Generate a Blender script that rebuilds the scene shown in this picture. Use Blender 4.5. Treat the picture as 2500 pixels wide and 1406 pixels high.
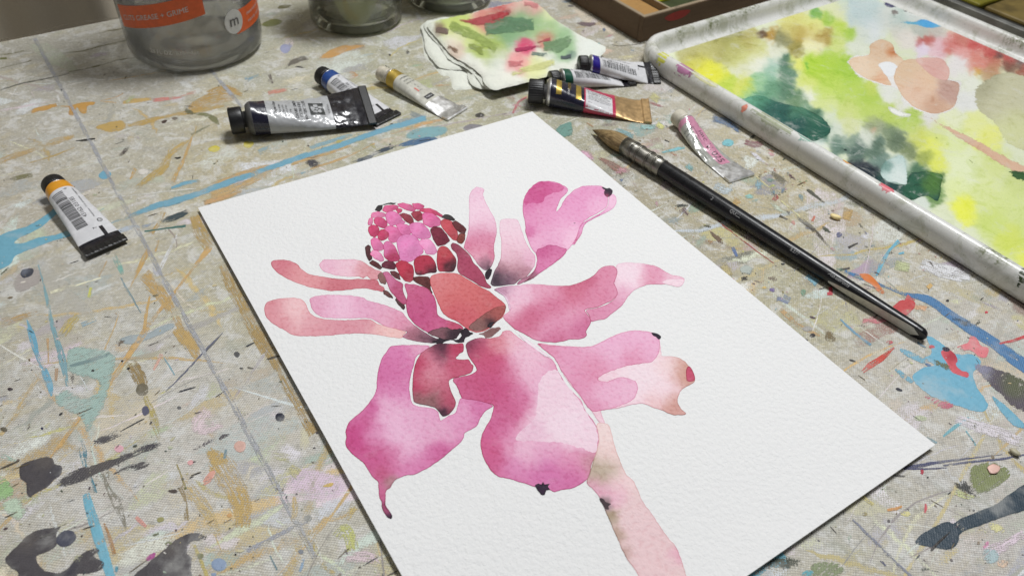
import bpy, bmesh, math, random
import numpy as np
from mathutils import Vector, Matrix, noise as mnoise
from mathutils.geometry import delaunay_2d_cdt

random.seed(7); RNG = np.random.default_rng(7)
for o in list(bpy.data.objects): bpy.data.objects.remove(o)
scene = bpy.context.scene
COL = scene.collection

# ------------------------------------------------------------------ camera
# solved from the four corners of the A4 sheet in the photograph (2500 x 1406 px)
F_PX, PITCH, ROLL, CAM_H = 1885.02, 0.75513235, 0.07017747, 0.25803048
CX, CY = 1250.0, 703.0
_fw = np.array([0, math.cos(PITCH), -math.sin(PITCH)]); _rt = np.array([1., 0, 0]); _up = np.cross(_rt, _fw)
R_RT = _rt*math.cos(ROLL) + _up*math.sin(ROLL); R_UP = _up*math.cos(ROLL) - _rt*math.sin(ROLL)
cam = bpy.data.cameras.new('camera'); cam_o = bpy.data.objects.new('camera', cam); COL.objects.link(cam_o)
m = Matrix.Identity(4)
for i in range(3):
    m[i][0] = R_RT[i]; m[i][1] = R_UP[i]; m[i][2] = -_fw[i]
m[2][3] = CAM_H
cam_o.matrix_world = m
cam.sensor_width = 36; cam.lens = F_PX/2500*36; cam.clip_start = .01; cam.clip_end = 50
cam.dof.use_dof = True; cam.dof.focus_distance = .37; cam.dof.aperture_fstop = 16
scene.camera = cam_o

# ------------------------------------------------------------------ light
world = bpy.data.worlds.new('World'); scene.world = world; world.use_nodes = True
bg = world.node_tree.nodes['Background']; bg.inputs[0].default_value = (.98, .99, 1, 1); bg.inputs[1].default_value = .10
def area(name, loc, target, sx, sy, power, color, spread=180):
    l = bpy.data.lights.new(name, 'AREA'); l.shape = 'RECTANGLE'; l.size = sx; l.size_y = sy
    l.energy = power; l.color = color; l.spread = math.radians(spread)
    o = bpy.data.objects.new(name, l); COL.objects.link(o); o.location = loc
    o.rotation_euler = (Vector(target)-Vector(loc)).to_track_quat('-Z', 'Y').to_euler()
    return o
area('ceiling_key_and_fill', (.30, .75, 1.5), (.03, .28, 0), .55, .20, 8.25, (.985, .994, 1), 110)
area('ceiling_key_and_fill', (-.55, .2, 1.6), (0, .3, 0), .5, .2, .8, (.98, .99, 1), 130)  # fill light added from the left, not a known fixture
scene.view_settings.view_transform = 'Standard'; scene.view_settings.look = 'None'
scene.view_settings.exposure = 0; scene.view_settings.gamma = 1
scene.render.engine = 'CYCLES'
scene.cycles.transparent_max_bounces = 24
scene.cycles.max_bounces = 8

# ------------------------------------------------------------------ pixel <-> place
def G(p, z=0.0):
    """point of the photograph that lies at height z"""
    p = np.asarray(p, float); one = p.ndim == 1
    p = np.atleast_2d(p)
    d = _fw + ((p[:, :1]-CX)/F_PX)*R_RT - ((p[:, 1:2]-CY)/F_PX)*R_UP
    s = (z-CAM_H)/d[:, 2:3]
    q = np.array([0, 0, CAM_H]) + s*d
    return q[0] if one else q
def PX(q):
    q = np.asarray(q, float); d = q-np.array([0, 0, CAM_H]); z = d@_fw
    return np.stack([CX+F_PX*(d@R_RT)/z, CY-F_PX*(d@R_UP)/z], -1)
EP = np.array([.7923, .6101]); ED = np.array([.6101, -.7923])          # along / across the table edge
def PT(p, t, z=0): q = EP*p*.001+ED*t*.001; return (q[0], q[1], z*.001)
def Z(ox, oy, s, pts):                                                   # traced crop -> photo pixels
    return [(ox+a[0]/s, oy+a[1]/s)+tuple(v/s for v in a[2:3])+tuple(a[3:]) for a in pts]

# ------------------------------------------------------------------ colours
def lin(c): 
    c = np.asarray(c, float)/255
    return np.where(c < .04045, c/12.92, ((c+.055)/1.055)**2.4)
def mut(c, s=.84):
    c = np.asarray(c, float); l = (c@np.array([.3, .59, .11]))[..., None]; return l+(c-l)*s
def alb(c, k=.86): return tuple(np.clip(lin(c)/k, .003, .9))

# ------------------------------------------------------------------ objects
def obj(name, mesh, parent=None, mat=None, smooth=True):
    o = bpy.data.objects.new(name, mesh); COL.objects.link(o)
    if parent is not None: o.parent = parent
    if mat is not None and not mesh.materials: mesh.materials.append(mat)
    if smooth and len(mesh.polygons): mesh.polygons.foreach_set('use_smooth', [True]*len(mesh.polygons))
    return o
def mesh(verts, faces, name='m'):
    me = bpy.data.meshes.new(name); me.from_pydata([tuple(map(float, v)) for v in verts], [], [list(map(int, f)) for f in faces]); me.update()
    return me
def tag(o, label=None, cat=None, group=None, kind=None):
    for k, v in (('label', label), ('category', cat), ('group', group), ('kind', kind)):
        if v: o[k] = v
    return o
def empty(name, loc=(0, 0, 0), rz=0):
    o = bpy.data.objects.new(name, None); COL.objects.link(o); o.location = loc; o.rotation_euler = (0, 0, rz); o.empty_display_size = .01
    return o
def box_mesh(x0, x1, y0, y1, z0, z1, bev=0, seg=2):
    bm = bmesh.new(); bmesh.ops.create_cube(bm, size=1)
    for v in bm.verts: v.co = Vector(((x0+x1)/2+v.co.x*(x1-x0), (y0+y1)/2+v.co.y*(y1-y0), (z0+z1)/2+v.co.z*(z1-z0)))
    if bev: bmesh.ops.bevel(bm, geom=bm.edges[:], offset=bev, segments=seg, affect='EDGES', profile=.5)
    me = bpy.data.meshes.new('box'); bm.to_mesh(me); bm.free(); return me
def lathe_mesh(prof, n=48, ribs=0, ribamp=0, ribrange=None, axis='x', caps=True):
    """prof: (along, radius) pairs; axis x or z"""
    V, Fc = [], []
    for i, (a, r) in enumerate(prof):
        for k in range(n):
            th = 2*math.pi*k/n; rr = r
            if ribs and ribrange[0] <= i <= ribrange[1]: rr = r + ribamp*(.5+.5*math.cos(ribs*th))
            y, z = rr*math.cos(th), rr*math.sin(th)
            V.append((a, y, z) if axis == 'x' else (y, z, a))
    for i in range(len(prof)-1):
        for k in range(n):
            a, b = i*n+k, i*n+(k+1) % n
            Fc.append((a, a+n, b+n, b) if axis == 'x' else (a, b, b+n, a+n))
    if caps:
        Fc.append(tuple(range(n)) if axis == 'x' else tuple(range(n-1, -1, -1)))
        l = (len(prof)-1)*n; Fc.append(tuple(range(l+n-1, l-1, -1)) if axis == 'x' else tuple(range(l, l+n)))
    return mesh(V, Fc)

# ------------------------------------------------------------------ materials
class NT:
    def __init__(s, name):
        s.m = bpy.data.materials.new(name); s.m.use_nodes = True; s.t = s.m.node_tree; s.n = s.t.nodes; s.l = s.t.links
        s.b = s.n['Principled BSDF']; s.out = s.n['Material Output']
    def node(s, typ, **kw):
        n = s.n.new(typ)
        for k, v in kw.items():
            if k.startswith('i_'): 
                key = k[2:]; key = int(key) if key.isdigit() else key
                s.set(n.inputs[key], v)
            else: setattr(n, k, v)
        return n
    def set(s, sock, v):
        if isinstance(v, bpy.types.NodeSocket): s.l.new(v, sock)
        else:
            if hasattr(sock.default_value, '__len__') and len(sock.default_value) == 4 and len(v) == 3: v = (*v, 1)
            sock.default_value = v
    def math(s, op, a, b=0, c=None, clamp=False):
        n = s.n.new('ShaderNodeMath'); n.operation = op; n.use_clamp = clamp
        s.set(n.inputs[0], a); s.set(n.inputs[1], b)
        if c is not None: s.set(n.inputs[2], c)
        return n.outputs[0]
    def mix(s, f, a, b, mode='MIX'):
        n = s.n.new('ShaderNodeMix'); n.data_type = 'RGBA'; n.blend_type = mode
        s.set(n.inputs[0], f); s.set(n.inputs[6], a); s.set(n.inputs[7], b); return n.outputs[2]
    def noise(s, vec, scale, detail=3, rough=.55, dist=0):
        n = s.n.new('ShaderNodeTexNoise'); s.l.new(vec, n.inputs['Vector']); n.inputs['Scale'].default_value = scale
        n.inputs['Detail'].default_value = detail; n.inputs['Roughness'].default_value = rough; n.inputs['Distortion'].default_value = dist
        return n.outputs['Fac']
    def ramp(s, v, a, b, lo=0., hi=1., smooth=True):
        n = s.n.new('ShaderNodeMapRange'); n.interpolation_type = 'SMOOTHSTEP' if smooth else 'LINEAR'
        s.set(n.inputs[0], v); n.inputs[1].default_value = a; n.inputs[2].default_value = b; n.inputs[3].default_value = lo; n.inputs[4].default_value = hi
        return n.outputs[0]
    def pos(s): return s.n.new('ShaderNodeNewGeometry').outputs['Position']
    def objpos(s): return s.n.new('ShaderNodeTexCoord').outputs['Object']
    def attr(s, name):
        n = s.n.new('ShaderNodeAttribute'); n.attribute_name = name; return n
    def bump(s, h, strength, dist):
        n = s.n.new('ShaderNodeBump'); s.set(n.inputs['Height'], h); n.inputs['Strength'].default_value = strength; n.inputs['Distance'].default_value = dist
        s.l.new(n.outputs[0], s.b.inputs['Normal']); return n
    def P(s, **kw):
        names = dict(color='Base Color', rough='Roughness', metal='Metallic', spec='Specular IOR Level', alpha='Alpha', coat='Coat Weight', coatr='Coat Roughness', trans='Transmission Weight', ior='IOR')
        for k, v in kw.items(): s.set(s.b.inputs[names[k]], v)
        return s
def plain(name, color, rough=.5, metal=0., coat=0., spec=.5, var=.08, scale=300, bumpd=0., bscale=800):
    s = NT(name); p = s.objpos()
    n = s.noise(p, scale, 4)
    c = s.mix(1., (*color, 1), s.node('ShaderNodeCombineColor', i_0=s.ramp(n, .3, .7, 1-var, 1+var), i_1=s.ramp(n, .3, .7, 1-var, 1+var), i_2=s.ramp(n, .3, .7, 1-var, 1+var)).outputs[0], 'MULTIPLY')
    s.P(color=c, rough=s.ramp(n, .2, .8, max(rough-.06, .02), rough+.08), metal=metal, coat=coat, spec=spec)
    if bumpd: s.bump(s.noise(p, bscale, 3), .6, bumpd)
    return s.m
def weave(s, pos):
    """canvas weave height 0..1, about 1 mm pitch, along the table edges"""
    mp = s.node('ShaderNodeVectorRotate', rotation_type='Z_AXIS', i_Vector=pos, i_Angle=-0.656)
    wob = s.noise(pos, 160, 2)
    sep = s.node('ShaderNodeSeparateXYZ', i_0=mp.outputs[0])
    w2 = s.math('MULTIPLY', s.math('SUBTRACT', wob, .5), 5.0)
    a = s.math('SINE', s.math('ADD', s.math('MULTIPLY', sep.outputs[0], 2*math.pi/.00145), w2))
    b = s.math('SINE', s.math('ADD', s.math('MULTIPLY', sep.outputs[1], 2*math.pi/.00120), w2))
    return s.math('MULTIPLY_ADD', s.math('MULTIPLY', a, b), .5, .5), sep

def mat_canvas():
    s = NT('painted_canvas'); p = s.pos()
    w, sep = weave(s, p)
    col = s.attr('Wash').outputs['Color']
    # streaks dragged along the table edge
    st = s.node('ShaderNodeCombineXYZ', i_0=s.math('MULTIPLY', sep.outputs[0], .22), i_1=sep.outputs[1], i_2=0.).outputs[0]
    n1 = s.noise(st, 70, 7, .7, .6); n2 = s.noise(p, 38, 8, .68, .8); n3 = s.noise(p, 330, 6, .75); n4 = s.noise(st, 230, 6, .75)
    off = s.node('ShaderNodeVectorMath', operation='ADD', i_0=p, i_1=(3.1, 1.7, .4)).outputs[0]
    n5 = s.noise(off, 24, 8, .72, 1.2); n6 = s.noise(off, 90, 8, .75, .5); n7 = s.noise(off, 700, 4, .7)
    och = s.mix(s.ramp(n1, .50, .68, 0, .42), col, alb((200, 188, 148)))
    grn = s.mix(s.ramp(n2, .53, .68, 0, .45), och, alb((162, 168, 156)))
    gry = s.mix(s.ramp(n5, .53, .68, 0, .36), grn, alb((164, 163, 163)))
    wht = s.mix(s.ramp(n6, .48, .62, 0, .66), gry, alb((220, 220, 218)))
    drk = s.mix(s.ramp(n4, .60, .74, 0, .42), wht, alb((126, 123, 114)))
    mot = s.mix(s.ramp(n3, .48, .66, .0, .42), drk, alb((126, 125, 120)))
    lit = s.mix(s.ramp(n7, .53, .66, .0, .68), mot, alb((222, 221, 216)))
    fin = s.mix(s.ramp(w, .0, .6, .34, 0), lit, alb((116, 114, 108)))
    s.P(color=fin, rough=s.ramp(n2, .3, .7, .42, .66), spec=.35)
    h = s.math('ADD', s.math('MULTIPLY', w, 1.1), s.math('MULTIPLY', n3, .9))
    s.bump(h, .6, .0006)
    return s.m
def mat_paint(name='dried_paint', rough=.42, gloss=.4):
    """Col.rgb = paint, Col.a = how much of the weave it covers, edge = mm from the rim of the mark"""
    s = NT(name); p = s.pos(); w, sep = weave(s, p)
    a = s.attr('Col'); e = s.attr('edge').outputs['Fac']
    n = s.noise(p, 420, 4, .7); n2 = s.noise(p, 1500, 2, .6); n3 = s.noise(p, 60, 4, .6)
    st = s.node('ShaderNodeVectorMath', operation='MULTIPLY', i_0=s.attr('st').outputs['Vector'], i_1=(.10, 1.35, 1.)).outputs[0]
    n4 = s.noise(st, 1., 5, .7)
    n5 = s.noise(p, 1100, 3, .7)
    dev = lambda v, k: s.math('MULTIPLY', s.math('SUBTRACT', v, .5), k)
    n6 = s.noise(p, 2600, 2, .6)
    th = s.math('ADD', s.math('ADD', s.math('ADD', dev(n, 1.0), dev(n6, 1.5)), dev(n4, 3.2)), s.math('ADD', s.math('ADD', dev(w, -.28), dev(n5, .9)), s.math('ADD', dev(n3, .9), .5)))
    # a mark thins out within ~1 mm of its rim
    rim = s.ramp(s.math('ADD', e, dev(n, 1.6)), -.1, 1.3, .45, 1., False)
    cv = a.outputs['Alpha']
    al = s.math('MULTIPLY_ADD', s.math('SUBTRACT', s.math('MULTIPLY', s.math('MULTIPLY', cv, 1.14), rim), th), 9., .5, True)
    full = s.ramp(cv, .93, .985)
    solid = s.math('MULTIPLY', full, s.ramp(s.math('ADD', e, dev(n5, 1.2)), 0., .16))
    worn = s.ramp(s.math('ADD', s.math('ADD', dev(n, 1.), dev(n5, 1.)), dev(n4, .8)), .28, .36, 1., .0)
    al = s.math('MAXIMUM', al, s.math('MULTIPLY', solid, worn))
    c = s.mix(s.ramp(n, .45, .7, 0, .25), a.outputs['Color'], s.mix(1., a.outputs['Color'], (.62, .62, .62, 1), 'MULTIPLY'))
    c = s.mix(s.ramp(n4, .5, .72, 0, .30), c, s.mix(1., c, (.6, .6, .6, 1), 'MULTIPLY'))
    c = s.mix(s.ramp(n3, .5, .7, 0, .35), c, (.60, .60, .57, 1))
    c = s.mix(s.math('MULTIPLY', s.ramp(w, 0., .5, .22, 0.), s.ramp(full, 0, 1, 1., .35)), c, s.mix(1., c, (.5, .5, .5, 1), 'MULTIPLY'))
    s.P(color=c, rough=s.math('SUBTRACT', s.ramp(full, 0, 1, .52, .40), dev(n, .4)), spec=gloss, alpha=al)
    s.bump(s.math('ADD', s.math('MULTIPLY', w, s.ramp(full, 0, 1, .8, .10)), s.math('ADD', n, s.math('MULTIPLY', s.math('MULTIPLY', s.ramp(e, 0., .7), full), .4))), .55, .00042)
    return s.m
def paper_height(s, p):
    a = s.noise(p, 520, 3, .5); b = s.noise(p, 1300, 2, .5)
    return s.math('ADD', s.math('MULTIPLY', a, 1.), s.math('MULTIPLY', b, .35)), a
def mat_paper():
    s = NT('cold_press_paper'); p = s.pos(); h, a = paper_height(s, p)
    c = s.mix(s.ramp(a, .3, .7, 0., .25), (.83, .83, .83, 1), (.765, .766, .768, 1))
    s.P(color=c, rough=.85, spec=.2); s.bump(h, .85, .0006); return s.m
def mat_wash():
    s = NT('watercolour_wash'); p = s.pos(); h, a = paper_height(s, p)
    at = s.attr('Col'); e = s.attr('edge').outputs['Fac']; c = at.outputs['Color']
    n = s.noise(p, 900, 4, .7); n2 = s.noise(p, 130, 5, .65, .4); n3 = s.noise(p, 300, 3)
    ew = s.math('ADD', e, s.math('MULTIPLY', s.math('SUBTRACT', n3, .5), .35))
    f = s.math('MULTIPLY', s.ramp(ew, .02, .48, .85, 0.), s.ramp(at.outputs['Alpha'], .96, .99))
    sq = s.mix(1., c, s.mix(.25, c, (1, 1, 1, 1)), 'MULTIPLY'); sq2 = s.mix(1., sq, s.mix(.3, c, (1, 1, 1, 1)), 'MULTIPLY')
    c1 = s.mix(f, c, sq2)
    c2 = s.mix(s.ramp(n, .50, .72, 0, .22), c1, sq)
    c3 = s.mix(s.ramp(n2, .52, .74, 0, .14), c2, sq)
    c4 = s.mix(s.ramp(n2, .48, .26, 0, .08), c3, (.83, .81, .81, 1))
    c5 = s.mix(s.ramp(a, .52, .32, 0, .40), c4, sq)
    # feather: washes with alpha below one melt into what they lie on
    al = s.math('MAXIMUM', s.ramp(at.outputs['Alpha'], .9, .93), s.ramp(s.math('ADD', e, s.math('ADD', s.math('MULTIPLY', s.math('SUBTRACT', n, .5), 2.6), s.math('MULTIPLY', s.math('SUBTRACT', n2, .5), 4.))), .0, 4.2))
    s.P(color=c5, rough=.75, spec=.25, alpha=al); s.bump(h, .8, .0006); return s.m
def mat_puddle():
    s = NT('dried_palette_paint'); p = s.pos()
    at = s.attr('Col'); e = s.attr('edge').outputs['Fac']; c = at.outputs['Color']; cov = at.outputs['Alpha']
    n = s.noise(p, 240, 7, .75, .8); n2 = s.noise(p, 55, 8, .75, 1.8); n3 = s.noise(p, 800, 4, .7); n4 = s.noise(p, 22, 6, .7, 1.)
    dev = lambda v, k: s.math('MULTIPLY', s.math('SUBTRACT', v, .5), k)
    sq = s.mix(1., c, s.mix(.35, c, (1, 1, 1, 1)), 'MULTIPLY')
    ed = s.math('ADD', e, dev(n, 3.))
    f = s.math('MULTIPLY', s.ramp(ed, .2, 1.4, .5, 0.), s.ramp(cov, .972, .985))
    c1 = s.mix(f, c, sq)
    c2 = s.mix(s.ramp(n2, .50, .66, 0, .75), c1, sq)
    c3 = s.mix(s.ramp(n2, .46, .32, 0, .35), c2, (.74, .75, .71, 1))
    c4 = s.mix(s.ramp(n, .52, .68, 0, .45), c3, sq)
    c4 = s.mix(s.ramp(n4, .57, .70, 0, .28), c4, (.72, .73, .68, 1))
    c5 = s.mix(s.ramp(n3, .60, .72, 0, .35), c4, (.16, .18, .12, 1))
    crisp = s.ramp(cov, .972, .985)
    soft = s.math('MAXIMUM', s.math('MULTIPLY', crisp, s.ramp(ed, 0., .25)), s.ramp(s.math('ADD', s.math('ADD', e, dev(n, 5.)), s.math('ADD', dev(n3, 5.), dev(n2, 9.))), 1.4, 1.9))
    al = s.math('MULTIPLY', soft,
                s.math('MULTIPLY_ADD', s.math('SUBTRACT', s.math('MULTIPLY', cov, 1.15), n2), 14., .6, True))
    s.P(color=c5, rough=s.ramp(n, .3, .7, .22, .45), spec=.5, alpha=al); s.bump(n, .3, .0003); return s.m
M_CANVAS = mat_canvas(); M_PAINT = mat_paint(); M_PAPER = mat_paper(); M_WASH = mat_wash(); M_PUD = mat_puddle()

# ------------------------------------------------------------------ thin painted films
def catmull(P, step=4., closed=True):
    P = np.asarray(P, float); n = len(P); out = []
    for i in range(n if closed else n-1):
        if closed: a, b, c, d = P[(i-1) % n], P[i], P[(i+1) % n], P[(i+2) % n]
        else: a, b, c, d = P[max(i-1, 0)], P[i], P[i+1], P[min(i+2, n-1)]
        k = max(1, int(np.linalg.norm((c-b)[:2])/step))
        for j in range(k):
            t = j/k
            out.append(.5*((2*b)+(c-a)*t+(2*a-5*b+4*c-d)*t*t+(3*b-a-3*c+d)*t**3))
    if not closed: out.append(P[-1])
    return np.array(out)
def jitter(P, amp, seed, scale=.07):
    if amp <= 0: return P
    out = []
    for x, y in P:
        v = Vector((x*scale, y*scale, seed*3.7)); w = Vector((x*scale*3.2, y*scale*3.2, seed*5.1+9))
        a = mnoise.noise_vector(v); b = mnoise.noise_vector(w)
        out.append((x+amp*(a.x+.6*b.x), y+amp*(a.y+.6*b.y)))
    return np.array(out)
def segdist(Q, B):
    """distance of points Q to closed polyline B"""
    A = B; C = np.roll(B, -1, 0); d = C-A; L = (d**2).sum(1)+1e-18
    res = np.full(len(Q), 1e9)
    for s in range(0, len(Q), 800):
        q = Q[s:s+800, None, :]
        t = np.clip(((q-A)*d).sum(2)/L, 0, 1)
        res[s:s+800] = np.sqrt((((A+t[..., None]*d)-q)**2).sum(2)).min(1)
    return res
def inside(Q, B):
    x, y = Q[:, 0], Q[:, 1]; r = np.zeros(len(Q), bool); C = np.roll(B, -1, 0)
    for (x0, y0), (x1, y1) in zip(B, C):
        if y0 == y1: continue
        k = ((y0 > y) != (y1 > y)) & (x < (x1-x0)*(y-y0)/(y1-y0)+x0); r ^= k
    return r
_sn = [0]
def vnoise(q, scale, seed):
    return np.array([mnoise.noise(Vector((a*scale, b*scale, seed))) for a, b in q])
def shade(q, base, drops, warp=0., seed=0., ex=1.3, rs=1.):
    """soft colour drops (x, y, r, colour) in photo pixels -> linear albedo"""
    q = np.array(q)
    if warp:
        q = q+np.stack([vnoise(q, .035, seed)+.6*vnoise(q, .11, seed+5), vnoise(q, .035, seed+11)+.6*vnoise(q, .11, seed+17)], 1)*warp
    num = np.tile(np.array(base, float)*.12, (len(q), 1)); den = np.full(len(q), .12)
    for x, y, r, c in drops:
        w = np.exp(-(((q[:, 0]-x)**2+(q[:, 1]-y)**2)/(r*r*rs*rs))**ex)
        num += w[:, None]*np.array(c, float); den += w
    return num/den[:, None]
def tri_fill(B, g, rng):
    """constrained triangulation of outline B (metres) with inner points every g"""
    lo, hi = B.min(0), B.max(0)
    xs = np.arange(lo[0], hi[0], g); ys = np.arange(lo[1], hi[1], g)
    if len(xs)*len(ys):
        Q = np.stack(np.meshgrid(xs, ys), -1).reshape(-1, 2)+rng.uniform(-.25, .25, (len(xs)*len(ys), 2))*g
        Q = Q[inside(Q, B)]
        if len(Q): Q = Q[segdist(Q, B) > g*.45]
    else: Q = np.zeros((0, 2))
    S = 1000.
    vc = [Vector((a*S, b*S)) for a, b in np.vstack([B, Q])]
    r = delaunay_2d_cdt(vc, [], [list(range(len(B)))], 1, 1e-6)
    V = np.array([(v.x, v.y) for v in r[0]])/S
    return V, r[2]
def film(name, px, base, z=0., drops=(), parent=None, mat=None, g=.0009, rough=1.5, warp=6., cov=1., smooth=True, zf=None, step=4., hz=0., k=.86, scale=.07, sat=.84, enorm=0., ex=1.3, rs=1., line=None):
    _sn[0] += 1; seed = _sn[0]
    P = np.array([p[:2] for p in px], float)
    if smooth: P = catmull(P, step)
    P = jitter(P, rough, seed, scale)
    B = G(P, hz)[:, :2]
    # drop near-duplicate outline points
    keep = np.linalg.norm(B-np.roll(B, 1, 0), axis=1) > 2e-5; B = B[keep]
    V, Fc = tri_fill(B, g, RNG)
    e = segdist(V, B)*1000
    if enorm: e *= max(1., enorm/max(e.max(), 1e-6))
    q = PX(np.c_[V, np.full(len(V), hz)])
    c = shade(q, base, drops, warp, seed*1.3, ex, rs) if len(drops) else np.tile(np.array(base, float), (len(V), 1))
    la = np.clip(lin(mut(c, sat))/k, .003, .9)
    zz = (zf(V) if zf else np.zeros(len(V)))+hz*(0 if zf else 1)+z
    me = mesh(np.c_[V, zz], Fc)
    at = me.color_attributes.new('Col', 'FLOAT_COLOR', 'POINT')
    at.data.foreach_set('color', np.c_[la, np.full(len(V), cov)].astype(np.float32).ravel())
    ae = me.attributes.new('edge', 'FLOAT', 'POINT'); ae.data.foreach_set('value', e.astype(np.float32))
    if mat is M_PAINT:
        if line is not None:
            C = G(np.array([l[:2] for l in catmull([l[:3] for l in line], 7., False)]), hz)[:, :2]; A, D = C[:-1], C[1:]-C[:-1]; L = np.linalg.norm(D, axis=1)+1e-9; S = np.r_[0, np.cumsum(L)[:-1]]
            t = np.clip((((V[:, None]-A)*D).sum(2))/L**2, 0, 1); dv = V[:, None]-(A+t[..., None]*D); d2 = (dv**2).sum(2); j = d2.argmin(1); ii = np.arange(len(V))
            cr = D[j, 0]*dv[ii, j, 1]-D[j, 1]*dv[ii, j, 0]
            st = np.stack([S[j]+t[ii, j]*L[j], np.sign(cr)*np.sqrt(d2[ii, j]), np.full(len(V), seed*.013)], 1)*1000
        else: st = np.stack([V@EP, V@ED, np.full(len(V), seed*.013)], 1)*1000
        av = me.attributes.new('st', 'FLOAT_VECTOR', 'POINT'); av.data.foreach_set('vector', st.astype(np.float32).ravel())
    return obj(name, me, parent, mat)
def stroke_outline(pts, step=5.):
    C = catmull([p[:3] for p in pts], step, False)
    d = np.gradient(C[:, :2], axis=0); d /= (np.linalg.norm(d, axis=1)[:, None]+1e-9); n = np.c_[-d[:, 1], d[:, 0]]
    w = np.maximum(C[:, 2:3], 1.0)/2
    return np.vstack([C[:, :2]+n*w, (C[:, :2]-n*w)[::-1]])
def ellipse(x, y, a, b, ang=0, n=18):
    t = np.linspace(0, 2*math.pi, n, endpoint=False); c, s = math.cos(math.radians(ang)), math.sin(math.radians(ang))
    return [(x+a*math.cos(i)*c-b*math.sin(i)*s, y+a*math.cos(i)*s+b*math.sin(i)*c) for i in t]
# ------------------------------------------------------------------ table
def build_table():
    ps = np.arange(-320, 1001, 4.); ts = np.arange(-603, 301, 4.)
    P, T = np.meshgrid(ps, ts); q = (P[..., None]*EP+T[..., None]*ED).reshape(-1, 2)*.001
    n, mrows = len(ps), len(ts)
    V = np.c_[q, np.zeros(len(q))]
    F = [(r*n+c, (r+1)*n+c, (r+1)*n+c+1, r*n+c+1) for r in range(mrows-1) for c in range(n-1)]
    me = mesh(V, F)
    D = [(60, 200, 170, (166, 163, 150)), (250, 250, 170, (174, 171, 160)), (60, 400, 150, (176, 168, 150)), (330, 380, 150, (176, 170, 148)),
         (550, 400, 140, (176, 165, 130)), (700, 120, 150, (172, 170, 148)), (1000, 260, 160, (164, 161, 128)), (1250, 250, 140, (162, 158, 130)),
         (1400, 320, 120, (152, 152, 128)), (1520, 60, 120, (160, 152, 130)), (1500, 430, 110, (160, 150, 130)), (1650, 500, 120, (160, 152, 126)),
         (1860, 500, 130, (172, 160, 124)), (1950, 680, 130, (168, 162, 132)), (2160, 620, 130, (178, 170, 148)), (2420, 900, 150, (186, 181, 172)),
         (2250, 1000, 150, (186, 180, 168)), (2100, 1250, 180, (184, 180, 168)), (2450, 1300, 180, (186, 181, 176)), (100, 720, 150, (174, 169, 154)),
         (250, 860, 150, (186, 182, 168)), (150, 1020, 160, (186, 182, 172)), (420, 960, 150, (190, 186, 177)), (540, 1120, 150, (196, 191, 184)),
         (300, 1300, 180, (194, 189, 180)), (700, 1230, 140, (190, 185, 176)), (820, 1360, 120, (184, 180, 165)), (570, 700, 120, (178, 172, 148))]
    px = PX(V); c = shade(np.clip(px, -3000, 6000), (176, 170, 152), D, 0.)
    la = np.clip(lin(mut(c, .95)+11)/.86, .01, .9)
    at = me.color_attributes.new('Wash', 'FLOAT_COLOR', 'POINT'); at.data.foreach_set('color', np.c_[la, np.ones(len(V))].astype(np.float32).ravel())
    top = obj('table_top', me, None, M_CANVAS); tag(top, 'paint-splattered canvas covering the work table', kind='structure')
    # the board under the canvas
    bm = box_mesh(-320, 1000, -603, 300, -32, -.6, 2)
    for v in bm.vertices: v.co = PT(v.co.x, v.co.y, v.co.z)
    obj('table_board', bm, top, plain('raw_table_board', alb((120, 104, 80)), .7, scale=40, var=.25))
    return top
TABLE = build_table()
_z = [.000016]
def mark(px, col, cov=1., rough=1.2, drops=(), warp=6., smooth=True, name='paint_mark', step=5., scale=.07, line=None):
    if cov < .9: col = tuple(np.clip(mut(np.array(col, float), .86)*1.02+2, 0, 236))
    _z[0] += .0000005
    return film(name, px, col, _z[0], drops, TABLE, M_PAINT, .0022, rough, warp, cov, smooth, None, step, scale=scale, enorm=1.9, line=line)
def swipe(pts, col, cov=1., rough=1.2, name='paint_stroke', drops=()):
    wide = max(p_[2] for p_ in pts)
    cov = (cov+.10 if wide < 16 else cov-.02) if cov < .72 else cov
    return mark(stroke_outline(pts, 7.), col, cov, rough, drops, smooth=False, name=name, line=pts)
A1 = lambda p: Z(0, 0, 3.514, p)          # crops the marks were traced on
A2 = lambda p: Z(500, 100, 3.514, p)
A3 = lambda p: Z(0, 300, 2.511, p)
A4 = lambda p: Z(0, 800, 2.32, p)
A5 = lambda p: Z(1780, 700, 1.9917, p)
A6 = lambda p: Z(1400, 280, 2.268, p)
A7 = lambda p: Z(1250, 50, 3.514, p)
OCH, BLU, TEA, CHA = (196, 152, 78), (104, 168, 194), (112, 165, 165), (76, 72, 76)

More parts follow.
